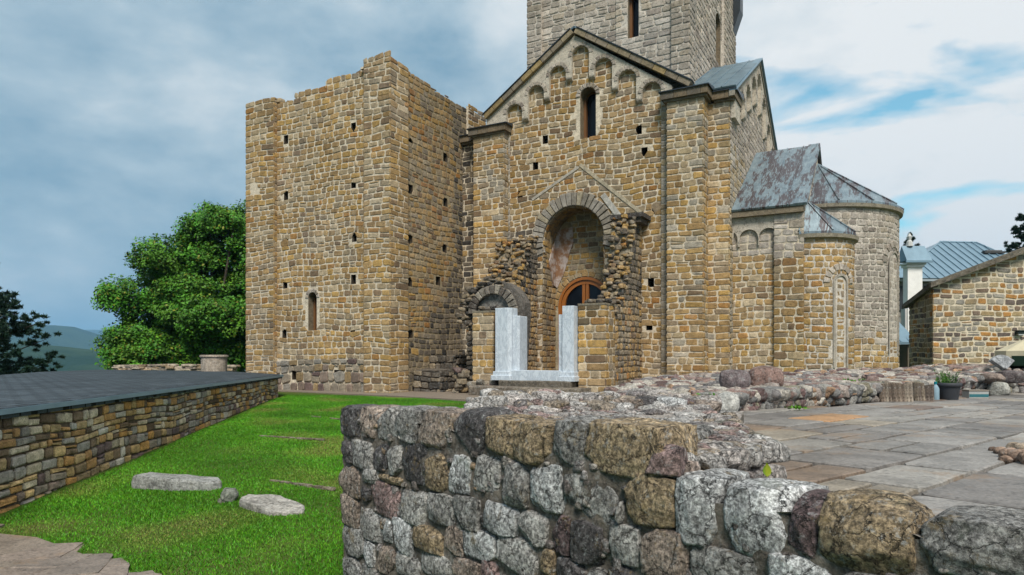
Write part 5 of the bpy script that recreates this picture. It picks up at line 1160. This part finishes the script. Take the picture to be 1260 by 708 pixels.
def pine(name, loc, label, h, R0, seed, tufts, col=(0.018, 0.044, 0.026), top=.15):
    t = empty(name, loc, 0, label, 'tree'); rs = np.random.RandomState(seed); mb = MB(); mb.tube([(0,0,-.5),(.05,0,h*.5),(0,0,h)], [.2, .13, .04], 8, (0.06,0.045,0.035)); P_, N_, S_, C_ = [], [], [], []
    for k in range(tufts):
        z = h*(top + (1-top)*rs.rand()); ang = rs.rand()*6.28; L_ = R0*(1-(z/h)**1.6*.8)*rs.uniform(.45, 1); tip = np.array((math.cos(ang)*L_, math.sin(ang)*L_, z+L_*.22)); mid = np.array((math.cos(ang)*L_*.5, math.sin(ang)*L_*.5, z-.03)); mb.tube([(0,0,z), tuple(mid), tuple(tip)], [.05, .035, .012], 4, (0.06,0.045,0.035))
        for j in range(int(7+L_*5)):
            q = rs.uniform(.25, 1.05); c = mid*(1-q)*2*.5 + tip*q if q > .5 else mid*q*2; c = c + rs.randn(3)*.14*L_**.5; m = 34; d = rs.randn(m, 3); d[:, 2] = abs(d[:, 2])+.2; d /= np.linalg.norm(d, axis=1)[:, None]
            P_.append(c + d*.10); N_.append(np.cross(d, rs.randn(m, 3))); S_.append(rs.uniform(.09, .16, m)); C_.append(np.array(col)[None]*rs.uniform(.5, 1.7, (m, 1)))
    mb.build('trunk', M['bark'], t, smooth=True); leaves_mesh('crown', np.concatenate(P_), np.concatenate(N_), np.concatenate(S_), np.concatenate(C_), M['foliage'], t, aspect=.28)
pine('pine_tree', (-23.2, 29, -4.4), 'dark pine with upswept branches beyond the dark shingle roof', 8.3, 5.0, 5, 135)
pine('pine_tree', (33.0, 44, -2), 'dark conifer top showing above the verge of the stone house', 10.9, 2.5, 9, 120, top=.3)
pine('pine_tree', (36.0, 62, -2), 'small dark treetop peeping out behind the white chimney turret', 13.0, 1.7, 12, 60, top=.5)
# lawn
def grass():
    rs = np.random.RandomState(7); N = 700000; px = rs.rand(N)*1.0; y = 3.4 + (20.5-3.4)*rs.rand(N)**1.25; x = -8.5 + 9.0*rs.rand(N)
    Lx = -4.62 + (-6.62+4.62)*(y-3.6)/16 + .03; ok = (x > Lx)
    s = (x-P0.x)*E.x + (y-P0.y)*E.y; dn = (x-P0.x)*NN.x + (y-P0.y)*NN.y          # keep off the near wall
    ok &= ~((s > -.02) & (dn < .05)); ok &= ~((s <= 0) & (x > 1.6))
    u = (x-OX)*UX + (y-OY)*UY; v = -(x-OX)*UY + (y-OY)*UX; ok &= (v < -.6 - .05*np.sin(u*3)) | (u < -7.6)
    pr = (x/y*846+630); py_ = 440 + 1.6/y*846; path = np.interp(pr, [0, 45, 100, 150, 230], [663, 667, 685, 712, 800]); ok &= ~((py_ > path - 4 + rs.rand(N)*10) & (pr < 235))
    nz = np.array([noise.noise(Vector((a*.9, b*.9, 5))) for a, b in zip(x[ok], y[ok])]); x, y = x[ok], y[ok]; n = len(x)
    z = np.array([ground_z(a, b) for a, b in zip(x, y)]); keep = nz < 9; x, y, z, nz = x[keep], y[keep], z[keep], nz[keep]; n = len(x)
    h = rs.uniform(.010, .028, n)*(1-.5*np.clip(nz+.1, 0, 1)); w_ = rs.uniform(.002, .0042, n)*(1+y*.13); a = rs.rand(n)*6.28; lean = rs.randn(n, 2)*.012
    V = np.zeros((n, 3, 3)); V[:, 0] = np.stack([x-np.cos(a)*w_, y-np.sin(a)*w_, z-.005], 1); V[:, 1] = np.stack([x+np.cos(a)*w_, y+np.sin(a)*w_, z-.005], 1); V[:, 2] = np.stack([x+lean[:, 0], y+lean[:, 1], z+h], 1)
    me = bpy.data.meshes.new('lawn_grass'); me.vertices.add(3*n); me.vertices.foreach_set('co', V.astype(np.float32).ravel()); me.loops.add(3*n); me.loops.foreach_set('vertex_index', np.arange(3*n, dtype=np.int32)); me.polygons.add(n)
    me.polygons.foreach_set('loop_start', np.arange(0, 3*n, 3, dtype=np.int32)); me.polygons.foreach_set('loop_total', np.full(n, 3, np.int32)); me.update(); me.materials.append(M['foliage'])
    c = np.array([.070, .220, .008])[None]*rs.uniform(.6, 1.5, (n, 1))*(1+.5*nz[:, None])*np.stack([rs.uniform(.6, 1.35, n), np.ones(n), np.ones(n)], 1); m_ = (np.clip((nz-.02)*2.4, 0, 1)[:, None]*rs.rand(n, 1)**.7); c = c*(1-m_) + np.array([.19, .165, .045])*m_
    at = me.color_attributes.new('Col', 'FLOAT_COLOR', 'POINT'); cc = np.ones((3*n, 4), np.float32); cc[:, :3] = np.repeat(c, 3, 0); at.data.foreach_set('color', cc.ravel())
    o = bpy.data.objects.new('lawn_grass', me); COL.objects.link(o); tag(o, 'short bright green lawn grass between the low building and the rubble wall', 'grass', kind='stuff')
grass()
# ================================================================== stones on the lawn
def slab_thing(name, outline, h, loc, rz, tilt, label, cat, seed, col, group=None, mat='rubble'):
    rng = random.Random(seed); mb = MB(); pts = []
    for i in range(len(outline)):
        a, b = outline[i], outline[(i+1)%len(outline)]
        for k in range(4): q = k/4; pts.append((a[0]+(b[0]-a[0])*q+rng.uniform(-.012, .012), a[1]+(b[1]-a[1])*q+rng.uniform(-.012, .012)))
    n = len(pts); vs = []
    for k, z in ((1.0, -.06), (1.02, h*.3), (1.0, h*.82), (.95, h), (.6, h*1.04), (.25, h*1.05)):
        for p in pts: vs.append((p[0]*k, p[1]*k, z+rng.uniform(-.006, .006)*(z > 0)))
    mb.add(vs, [(r*n+i, r*n+(i+1)%n, (r+1)*n+(i+1)%n, (r+1)*n+i) for r in range(5) for i in range(n)] + [tuple(range(5*n, 6*n))], col)
    o = mb.build(name, M[mat], smooth=False); o.location = loc; o.rotation_euler = (tilt[0], tilt[1], rz); tag(o, label, cat, group); return o
def on_lawn(px, py):
    z = -1.5
    for _ in range(8): x, y = P(px, py, z); z = ground_z(x, y)
    return x, y, z
x, y, z = on_lawn(221, 600); slab_thing('carved_stone_slab', [(-.50,-.1),(.0,-.17),(.42,-.14),(.50,-.02),(.40,.14),(0,.17),(-.48,.15)], .12, (x, y, z), R(-3), (0, R(4)), 'thick pale grey stone slab with a tapered end lying on the lawn', 'stone slab', 3, (0.25,0.25,0.235))
x, y, z = on_lawn(332, 630); slab_thing('flat_stone_slab', [(-.40,-.02),(.12,-.26),(.40,-.12),(.30,.08),(-.12,.28),(-.42,.14)], .065, (x, y+.12, z), R(-14), (R(3), R(5)), 'thin pale rectangular stone slab sunk askew in the lawn', 'stone slab', 6, (0.32,0.30,0.27))
x, y, z = on_lawn(282, 617); m = MB(); rock(m, (0, 0, 0), (.17, .15, .18), 44, (0.17,0.18,0.15), n=9, box=.3, amp=.2, chops=3, fine=.03); rock(m, (-.06, -.02, -.07), (.12, .1, .08), 45, (0.16,0.16,0.13), n=6, amp=.2); tag(m.build('small_rock', M['rubble'], smooth=True, loc=(x, y, z+.07)), 'small knobbly mossy rock between the two pale slabs', 'rock')
for i, (a, b, lab) in enumerate((((319, 537), (399, 543), 'faint line of buried edging stone farther up the lawn near the church'), ((320, 590), (412, 605), 'thin broken edging stone flush in the grass behind the askew slab'), ((383, 513), (424, 518), 'short grey edging stone in the lawn close to the ruined tower'))):
    (x0, y0, z0), (x1, y1, z1) = on_lawn(*a), on_lawn(*b); m = MB(); L_ = math.hypot(x1-x0, y1-y0); rng = random.Random(i)
    for k in range(7):
        if rng.random() < .2: continue
        q = (k+.5)/7; rock(m, (L_*(q-.5), 0, .0), (L_/7*1.05, .05, .04), 60+i*9+k, (0.17,0.14,0.10), n=4, box=.8, amp=.12, axes=[[1,0,0],[0,1,0],[0,0,1]])
    o = m.build('edging_stone', M['rubble'], loc=((x0+x1)/2, (y0+y1)/2, (z0+z1)/2+.012)); o.rotation_euler = (0, 0, math.atan2(y1-y0, x1-x0)); tag(o, lab, 'edging', 'edging stones flush with the lawn')
# round stone trough and dry wall behind the dark roof
m = MB(); m.lathe([(.02,-.9),(.44,-.9),(.45,-.08),(.455,.0),(.50,.02),(.50,.08),(.42,.09),(.40,.0),(.02,-.05)], n=28, col=(0.36,0.30,0.24)); tag(m.build('stone_well_head', M['rubble'], loc=((263.5-630)/846*25.3, 25.3, .0)), 'squat round stone well head with a rim behind the dark roof', 'well')
m = MB(); rg = random.Random(6)
for k in range(150):
    q = rg.random(); m_x = -16.6+4.9*q + (0 if q < .8 else .0); lay = rg.choice((0, 1, 2)); rock(m, (m_x+14.5, rg.uniform(-.15, .15)*1.4, lay*.1*(1-.5*abs(q-.5))), (rg.uniform(.25, .5), .3, .11), 400+k, pick(rg, [((0.36,0.30,0.23),3),((0.30,0.22,0.14),2),((0.25,0.2,0.16),2)]), n=4, box=.7, axes=[[1,0,0],[0,1,0],[0,0,1]])
m.box(-2.1, 2.8, -.2, .2, -1.2, .12, (0.22,0.18,0.14))
tag(m.build('dry_stone_wall', M['rubble'], loc=(-14.5, 29.0, -.52)), 'low dry stone wall under the big green tree beyond the roof', 'wall')
# ================================================================== right hand buildings
def stone_house():
    t = empty('stone_house', (14.7, 24, ZP), 0, 'brown and gold rubble stone house with a sloping mossy roof edge', 'house'); mb = MB(); z0 = -.9
    F = lambda s, z, d: (s, -d, z-ZP); zt = lambda s: 2.52+.365*s
    sl = .365; plate(mb, F, [(0, z0), (0, zt(0)), (7.5, zt(7.5)), (15, zt(0)), (15, z0)]); masonry(mb, F, 0, 8.5, z0, 5.3, HOUSE, 181, ch=(0.15, 0.22), sw=(0.2, 0.52), joint=0.04, clips=[(0, zt(0)-.03, sl, -1), (15, zt(0)-.03, -sl, -1)], wob=0.05)
    Ls = 2.36; dx, dy = .5/Ls, 2.3/Ls; Fs = lambda s, z, d: (dx*s - dy*d, dy*s + dx*d, z-ZP)
    plate(mb, Fs, [(0, z0), (0, 2.5), (Ls, 1.98), (Ls, z0)]); masonry(mb, Fs, 0, Ls, z0, 2.5, HOUSE, 183, ch=(0.15, 0.22), sw=(0.2, 0.4), clips=[(0, 2.46, -.22, -1)], flip=True)
    mb.build('wall', M['masonry'], t)
    m = MB(); th = .2; fy = -.28
    def P3(x, y, z): return (x, y, z-ZP)
    m.add([P3(-.25,fy,zt(-.25)-.02), P3(7.5,fy,zt(7.5)), P3(7.5,fy,zt(7.5)+.24), P3(-.25,fy,zt(-.25)+.16), P3(-.25,.3,zt(-.25)-.02), P3(7.5,.3,zt(7.5)), P3(7.5,.3,zt(7.5)+.2), P3(-.25,.3,zt(-.25)+.1)], [(0,1,2,3),(0,1,5,4),(3,2,6,7)], (0.13,0.11,0.085))
    m.add([P3(7.5,fy,zt(7.5)), P3(15.2,fy,zt(-.2)), P3(15.2,fy,zt(-.2)+.2), P3(7.5,fy,zt(7.5)+.24), P3(15.2,.3,zt(-.2)+.2), P3(7.5,.3,zt(7.5)+.2)], [(0,1,2,3),(3,2,4,5)], (0.13,0.11,0.085))
    e0 = (-.25, fy); e1 = (.15, 2.5)
    m.add([P3(-.25,fy,2.41), P3(-.25,fy,2.59), P3(.3,2.45,2.02), P3(.3,2.45,1.86), P3(.0,0,2.42), P3(.52,2.4,1.9), P3(.1,0,2.5), P3(.7,2.4,2.0)], [(0,1,2,3),(0,3,5,4),(1,2,7,6)], (0.13,0.11,0.085))
    rf = m.build('roof', M['rubble'], t)
    # small wall lamp
    m = MB(); lx = (1253-630)/846*24-14.7; lz = (440-411)/846*24-ZP; m.box(lx-.13, lx+.13, -.16, -.03, lz, lz+.09, (0.02,0.03,0.03)); m.box(lx-.14, lx+.14, -.2, -.03, lz+.09, lz+.12, (0.02,0.03,0.03)); o = m.build('wall_lamp', M['plain'], t)
    m = MB(); m.box(lx-.09, lx+.09, -.14, -.04, lz-.05, lz, (0.5,0.5,0.5)); m.build('lens', M['plain'], o)
stone_house()
def monastery():
    Y = 38; k = Y/846; t = empty('monastery_house', (21.5, Y, -1), 0, 'grey house with a blue standing seam metal hip roof behind the stone house', 'house'); Z = lambda py: (440-py)*k+1; X = lambda px: (px-630)*k-21.5
    m = MB(); C = (0.2,0.19,0.18); m.box(X(1104), X(1290), 0.3, 7.5, -1, Z(343), C)
    for q in range(14): zq = -0.5+q*.42; m.box(X(1104)-.02, X(1290), .27, .3, zq, zq+.02, (0.1,0.09,0.085))
    wl = m.build('wall', M['plain'], t)
    m = MB()
    e0, e1, ap, a2 = (X(1100), -.2, Z(343)), (X(1296), -.2, Z(343)), (X(1160), 4.0, Z(299)+.9*0), (X(1238), 4.0, Z(299))
    ap = (( (1157-630)/846*42-21.5), 4.0, (440-298)/846*42+1); a2 = (ap[0]+2.2, 4.0, ap[2]-.05)
    e2, e3 = (X(1300), 8.2, Z(343)), (X(1090), 8.2, Z(343)); m.add([e0, e1, a2, ap, e2, e3], [(0,1,2,3),(1,4,2),(4,5,3,2),(5,0,3)])
    E0, E1, A_, B_ = Vector(e0), Vector(e1), Vector(ap), Vector(a2)
    for q in range(1, 19):
        f = q/19; a = E0.lerp(E1, f); d = (A_-E0); up = Vector((0, A_.y-E0.y, A_.z-E0.z)); tt = 1.0
        fl = (a.x-E0.x)/(A_.x-E0.x) if a.x < A_.x else ((E1.x-a.x)/(E1.x-B_.x) if a.x > B_.x else 1); b = a + up*min(1, max(fl, .02)); m.tube([a+Vector((0,-.01,.02)), b+Vector((0,-.01,.02))], [.03, .03], 4)
    for a, b in ((E0, A_), (E1, B_), (A_, B_)): m.tube([a+Vector((0,0,.03)), b+Vector((0,0,.03))], [.05, .05], 5)
    m.add([(X(1092),-.5,Z(343)),(X(1113),-.5,Z(343)),(X(1116),1,Z(318)),(X(1092),1,Z(318))], [(0,1,2,3)])
    m.build('roof', M['metal_blue'], t)
    m = MB(); m.box(X(1100), X(1296), -.16, -.02, Z(343)-.16, Z(343)-.02, (0.3,0.34,0.37)); m.build('gutter', M['plain'], t)
    m = MB(); m.box(X(1109), X(1115), .2, .29, Z(382), Z(352), (0.03,0.035,0.04)); m.box(X(1141), X(1149), .2, .29, Z(380), Z(352), (0.03,0.035,0.04)); m.build('window', M['plain'], t)
    # dark-capped chimney on the roof
    Yc = 3.0; kc = 41/846; xx = lambda px: (px-630)*kc-21.5; zz2 = lambda py: (440-py)*kc+1
    m = MB(); m.box(xx(1209), xx(1225), Yc-.4, Yc+.4, zz2(330), zz2(314), (0.25,0.24,0.22)); m.box(xx(1204), xx(1229), Yc-.55, Yc+.55, zz2(313.5), zz2(311), (0.05,0.05,0.05)); m.box(xx(1207), xx(1226), Yc-.5, Yc+.5, zz2(311), zz2(309.5), (0.12,0.12,0.12)); m.build('chimney', M['plain'], t)
    # white turret with its own little roof
    Yt = 33; kt = Yt/846; t2 = empty('white_turret', ((1124-630)*kt, Yt, -1), 0, 'white plastered chimney turret with a small blue metal gable cap', 'chimney'); Xx = lambda px: (px-1124)*kt; Zz = lambda py: (440-py)*kt+1
    m = MB(); m.box(Xx(1117), Xx(1135), 0, .4, -.5, Zz(326), (0.80,0.78,0.75)); m.box(Xx(1114.5), Xx(1117), .05, .4, -.5, Zz(380), (0.5,0.49,0.48))
    for z0, z1, e in ((326, 323.5, .12), (329, 326.2, .06)): m.box(Xx(1117)-e, Xx(1135)+e, -e, .4+e, Zz(z0)-.0, Zz(z1)-.004, (0.78,0.77,0.75))
    m.build('shaft', M['plain'], t2)
    m = MB(); zr, ze = Zz(302), Zz(321.5); x0, x1 = Xx(1111), Xx(1141); m.add([(x0+.05,-.25,ze),(x1+.1,-.25,ze),(x1-.02,.2,zr),(x0+.05,.2,zr),(x0+.05,.65,ze),(x1+.1,.65,ze)], [(0,1,2,3),(3,2,5,4),(0,3,4),(1,5,2)]); m.box(x0, x1+.12, -.28, -.23, ze-.1, ze+.0, (0.3,0.4,0.45)); m.build('cap_roof', M['metal_blue'], t2)
    m = MB(); m.tube([(Xx(1122),.2,zr-.02),(Xx(1122),.2,zr+.2),(Xx(1122),.2,zr+.28),(Xx(1122),.2,zr+.45),(Xx(1122),.2,zr+.6)], [.16, .13, .07, .11, .03], 8, (0.5,0.5,0.48)); m.build('finial', M['plain'], t2)
    # lean-to
    Yl = 29; kl = Yl/846; t3 = empty('lean_to_shed', ((1110-630)*kl, Yl, -1), 0, 'dark open shed with a blue grey lean-to metal roof beside the apse', 'shed'); Xx = lambda px: (px-1110)*kl; Zz = lambda py: (440-py)*kl+1
    m = MB(); m.add([(Xx(1085),-.1,Zz(421)),(Xx(1128),-.1,Zz(421)),(Xx(1123),1.6,Zz(384)),(Xx(1085),1.6,Zz(398))], [(0,1,2,3)]); m.box(Xx(1085), Xx(1128), -.13, -.09, Zz(424), Zz(421)); [m.tube([(Xx(p_),-.1,Zz(421)+.02),(Xx(p_)-.05,1.6,Zz(391)+.02)], [.025]*2, 4) for p_ in (1095, 1107, 1118)]; m.build('roof', M['metal_blue'], t3)
    m = MB(); m.box(Xx(1085), Xx(1128), 1.6, 1.8, -.5, Zz(400), (0.09,0.08,0.07)); m.box(Xx(1117), Xx(1122), .0, 1.7, -.5, Zz(424), (0.15,0.13,0.1)); m.build('wall', M['plain'], t3)
    m = MB()
    for q in range(3): xq = Xx(1101)+.1*q; m.add([(xq, .1, -.4), (xq+.09, .1, -.4), (xq+.02+.05*q*0, .35, Zz(427)), (xq-.07, .35, Zz(427)), (xq, .14, -.4), (xq+.09, .14, -.4), (xq+.02, .39, Zz(427)), (xq-.07, .39, Zz(427))], [(0,1,2,3),(4,5,6,7),(0,3,7,4),(1,2,6,5)], (0.16,0.07,0.035))
    m.build('leaning_boards', M['wood'], t3)
monastery()
# ================================================================== small things on the patio
def small_things():
    # roof tile stacks
    for (x0, x1, Y, n, lab, seed) in ((1083, 1123, 10.35, 8, 'bundle of weathered half round roof tiles standing on end, beside the rubble wall', 1), (1124, 1147, 10.62, 5, 'smaller dark bundle of curved roof tiles next to the plant pot', 2)):
        k = Y/846; t = empty('roof_tile_stack', (((x0+x1)/2-630)*k, Y, ZP), 0, lab, 'roof tiles'); rg = random.Random(seed); W_ = (x1-x0)*k
        for i in range(n):
            m = MB(); h = rg.uniform(.27, .32) if seed == 1 else rg.uniform(.24, .29); r = W_/n*.72; vs = []
            for j in range(9):
                a = math.pi*j/8
                for z in (0, h):
                    f = 1+.12*(z/h); vs.append((math.cos(a)*r*f, -math.sin(a)*r*f*1.25, z))
            for j in range(9):
                a = math.pi*j/8
                for z in (0, h): vs.append((math.cos(a)*r*.75, -math.sin(a)*r*.9, z))
            fs = [(2*j, 2*j+2, 2*j+3, 2*j+1) for j in range(8)] + [(18+2*j, 18+2*j+2, 18+2*j+3, 18+2*j+1) for j in range(8)] + [(2*j+1, 2*j+3, 18+2*j+3, 18+2*j+1) for j in range(8)]
            c = pick(rg, [((0.28,0.23,0.18),3),((0.22,0.17,0.13),2),((0.17,0.13,0.1),2)]) if seed == 1 else pick(rg, [((0.14,0.11,0.09),2),((0.2,0.16,0.12),1)])
            m.add(vs, fs, c); o = m.build('roof_tile', M['rubble'], t); o.location = (-W_/2+W_*(i+.5)/n, rg.uniform(-.02, .02), 0.005); o.rotation_euler = (R(-10+rg.uniform(-3, 3)), R(rg.uniform(-5, 5)), R(rg.uniform(-12, 12)))
    # plant pot
    Y = 10.9; k = Y/846; t = empty('plant_pot', ((1166.5-630)*k, Y, ZP), 0, 'dark grey plastic pot with a bushy green herb on the patio', 'potted plant')
    m = MB(); m.lathe([(.0,.0),(.135,.0),(.14,.01),(.168,.21),(.17,.215),(.19,.22),(.192,.275),(.18,.28),(.168,.27),(.165,.235),(0,.235)], n=28, col=(0.045,0.048,0.055)); m.build('pot', M['plain'], t, smooth=True)
    m = MB(); m.lathe([(0,.245),(.165,.24)], n=20, col=(0.05,0.035,0.025)); m.build('soil', M['rubble'], t)
    rs = np.random.RandomState(3); m = MB(); P_, N_, S_, C_ = [], [], [], []
    for i in range(46):
        a = rs.rand()*6.28; r = rs.rand()**.5*.13; l = rs.uniform(.1, .24); tip = np.array((math.cos(a)*r*1.5, math.sin(a)*r*1.5, .24+l)); b0 = np.array((math.cos(a)*r, math.sin(a)*r, .24)); m.tube([tuple(b0), tuple(tip)], [.003, .0015], 4, (0.05,0.1,0.03))
        n = 26; q = rs.rand(n, 1); P_.append(b0+(tip-b0)*q+rs.randn(n, 3)*.01); N_.append(rs.randn(n, 3)); S_.append(rs.uniform(.009, .02, n)); g = np.array([.07, .20, .02]) if tip[0] < .03 else np.array([.09, .15, .06]); C_.append(g[None]*rs.uniform(.6, 1.3, (n, 1)))
    m.build('stems', M['foliage'], t); leaves_mesh('foliage', np.concatenate(P_), np.concatenate(N_), np.concatenate(S_), np.concatenate(C_), M['foliage'], t, .6)
    # blue bottle
    Y = 10.8; k = Y/846; t = empty('water_bottle', ((1151-630)*k, Y, ZP), 0, 'pale blue plastic bottle with a teal cap between tiles and pot', 'bottle')
    m = MB(); m.lathe([(0,0),(.05,0),(.055,.02),(.055,.19),(.03,.24),(.018,.25),(.018,.265)], n=16, col=(0.22,0.32,0.38)); m.build('bottle_body', M['plain'], t, smooth=True); m = MB(); m.lathe([(.022,.26),(.022,.30),(0,.302)], n=12, col=(0.0,0.16,0.2)); m.build('cap', M['plain'], t)
    # paint tin
    Y = 11.4; k = Y/846; t = empty('storage_tin', ((1200-630)*k, Y, ZP), 0, 'low oblong tin with teal and white patterned sides at the wall foot', 'tin'); w_ = 24*k/2
    m = MB(); m.box(-w_, w_, -.09, .09, 0, .12, (0.33,0.34,0.33)); m.build('tin_body', M['plain'], t)
    m = MB(); rg = random.Random(4); m.box(-w_-.006, w_+.006, -.096, .096, .122, .145, (0.20,0.17,0.14)); m.build('lid', M['plain'], t)
    m = MB()
    m.box(-w_+.004, w_-.004, -.095, -.092, .03, .075, (0.03,0.13,0.15)); 
    m.build('side_pattern', M['plain'], t)
    # cobbles
    Y0 = ZP; rg = random.Random(8); spots = [(1243,566,.12),(1256,570,.13),(1232,560,.085),(1222,557,.06),(1250,556,.10),(1262,560,.13),(1238,570,.07),(1268,574,.14),(1274,560,.15)]
    nm = ['smallest brown cobble at the tip of the pile', 'round tan cobble in the middle of the loose pile']
    t = empty('cobble_pile', (P(1250, 566, ZP)[0], P(1250, 566, ZP)[1], ZP), 0, 'small heap of rounded brown cobbles on the bare paving', 'stones'); ox, oy = P(1250, 566, ZP)
    for i, (px, py, w_) in enumerate(spots): x, y = P(px, py, ZP); m = MB(); rock(m, (x-ox, y-oy, w_*.3), (w_*1.2, w_, w_*.8), 777+i, pick(rg, [((0.28,0.19,0.14),2),((0.34,0.26,0.19),2),((0.17,0.11,0.08),1)]), n=9, box=.15, amp=.1); m.build('cobble', M['rubble'], t, smooth=True)
    # fan shaped stone leaning on the wall
    Y = 12.9; k = Y/846; m = MB(); F = lambda s, z, d: (s, -d, z)
    for i in range(4):
        a0, a1 = R(60+i*26), R(84+i*26); plate(m, F, [(.04*math.cos(a0), .04*math.sin(a0)), (.32*math.cos(a0), .3*math.sin(a0)), (.32*math.cos(a1), .3*math.sin(a1)), (.04*math.cos(a1), .04*math.sin(a1))], (), 0, .07+.006*i, (0.30,0.31,0.32))
    o = m.build('fan_shaped_stone', M['rubble'], loc=((1234-630)*k, Y, (440-457)*k)); o.rotation_euler = (R(-20), R(20), 0); tag(o, 'grey fan shaped stone fragment propped on the rubble wall', 'stone fragment')
    # parasol
    Y = 13.5; k = Y/846; t = empty('garden_parasol', ((1269-630)*k, Y, ZP), 0, 'cream canvas parasol with a dark green underside beside the stone house', 'parasol')
    m = MB(); m.tube([(0,0,-.1),(0,0,1.2)], [.025, .025], 8, (0.2,0.12,0.06)); m.build('pole', M['plain'], t)
    m = MB(); n = 8; zc, ze, zv = (440-414)*k-ZP, (440-432)*k-ZP, (440-440)*k-ZP; r = 37*k; vs = [(0, 0, zc)]
    for i in range(n): a = 2*math.pi*i/n+.2; vs.append((r*math.cos(a), r*math.sin(a), ze))
    for i in range(n): a = 2*math.pi*i/n+.2; vs.append((r*1.01*math.cos(a), r*1.01*math.sin(a), zv))
    m.add(vs, [(0, 1+i, 1+(i+1)%n) for i in range(n)] + [(1+i, 1+(i+1)%n, 9+(i+1)%n, 9+i) for i in range(n)], (0.55,0.48,0.33)); m.build('canopy', M['plain'], t)
    m = MB(); zg = (440-450)*k-ZP; m.lathe([(r*.97, zv+.03), (r*.90, zg), (r*.3, zg-.04)], n=16, col=(0.02,0.05,0.03)); m.build('lining', M['plain'], t)
    # weeds
    def weed(px, py, Y, s, lab, n=30, col=(0.09,0.24,0.015), up=.8):
        k = Y/846; t = empty('weed', ((px-630)*k, Y, (440-py)*k), 0, lab, 'plant'); rs = np.random.RandomState(int(px)); d = rs.randn(n, 3)*np.array([1, 1, .5]); d[:, 2] = abs(d[:, 2])*up+.1
        o = leaves_mesh('leaves', d*s*.45, np.cross(d, rs.randn(n, 3)), rs.uniform(.3, .6, n)*s*.6, np.array(col)[None]*rs.uniform(.6, 1.4, (n, 1)), M['foliage'], t, .7)
    weed(877, 495, 8.0, .16, 'bright green weed tuft between boulders and the near rubble ridge'); weed(981, 503, 8.6, .12, 'low green weed at the base of the patio wall', 40, up=.4)
    weed(1044, 470, 10.6, .09, 'yellow green sprout on the rubble wall close to the apse'); weed(1062, 468, 10.9, .06, 'tiny green sprout among purple stones, nearer the tiles')
    # single yellow-green leaf in the wall top
    Y = 2.72; k = Y/846; m = MB(); pts = []; 
    for i in range(9): q = i/8; w_ = .023*math.sin(math.pi*q**.8); pts += [(-w_, 0, .055*q), (0, .006, .055*q), (w_, 0, .055*q)]
    m.add(pts, [(3*i+j, 3*i+j+1, 3*i+4+j, 3*i+3+j) for i in range(8) for j in range(2)], [(0.20,0.24,0.01) if p[0] >= 0 else (0.10,0.22,0.01) for p in pts]); o = m.build('leaf', M['foliage'], loc=((944-630)*k, Y, (440-587)*k)); o.rotation_euler = (R(-8), R(8), R(25)); tag(o, 'single upright yellow green leaf sprouting from the wall top', 'leaf')
small_things()
# ================================================================== air
def haze():
    mb = MB(); mb.box(-9100, 9100, -9100, 9100, -160, 420)
    o = mb.build('haze', []); me = o.data; m = bpy.data.materials.new('haze'); m.use_nodes = True; nt = m.node_tree; nt.nodes.clear(); out = nt.nodes.new('ShaderNodeOutputMaterial'); v = nt.nodes.new('ShaderNodeVolumePrincipled')
    v.inputs['Color'].default_value = (0.34, 0.66, 0.98, 1); v.inputs['Density'].default_value = 1.6e-4; nt.links.new(v.outputs[0], out.inputs['Volume']); me.materials.append(m); tag(o, 'thin blue summer haze over the valley', 'haze', kind='stuff')
haze()
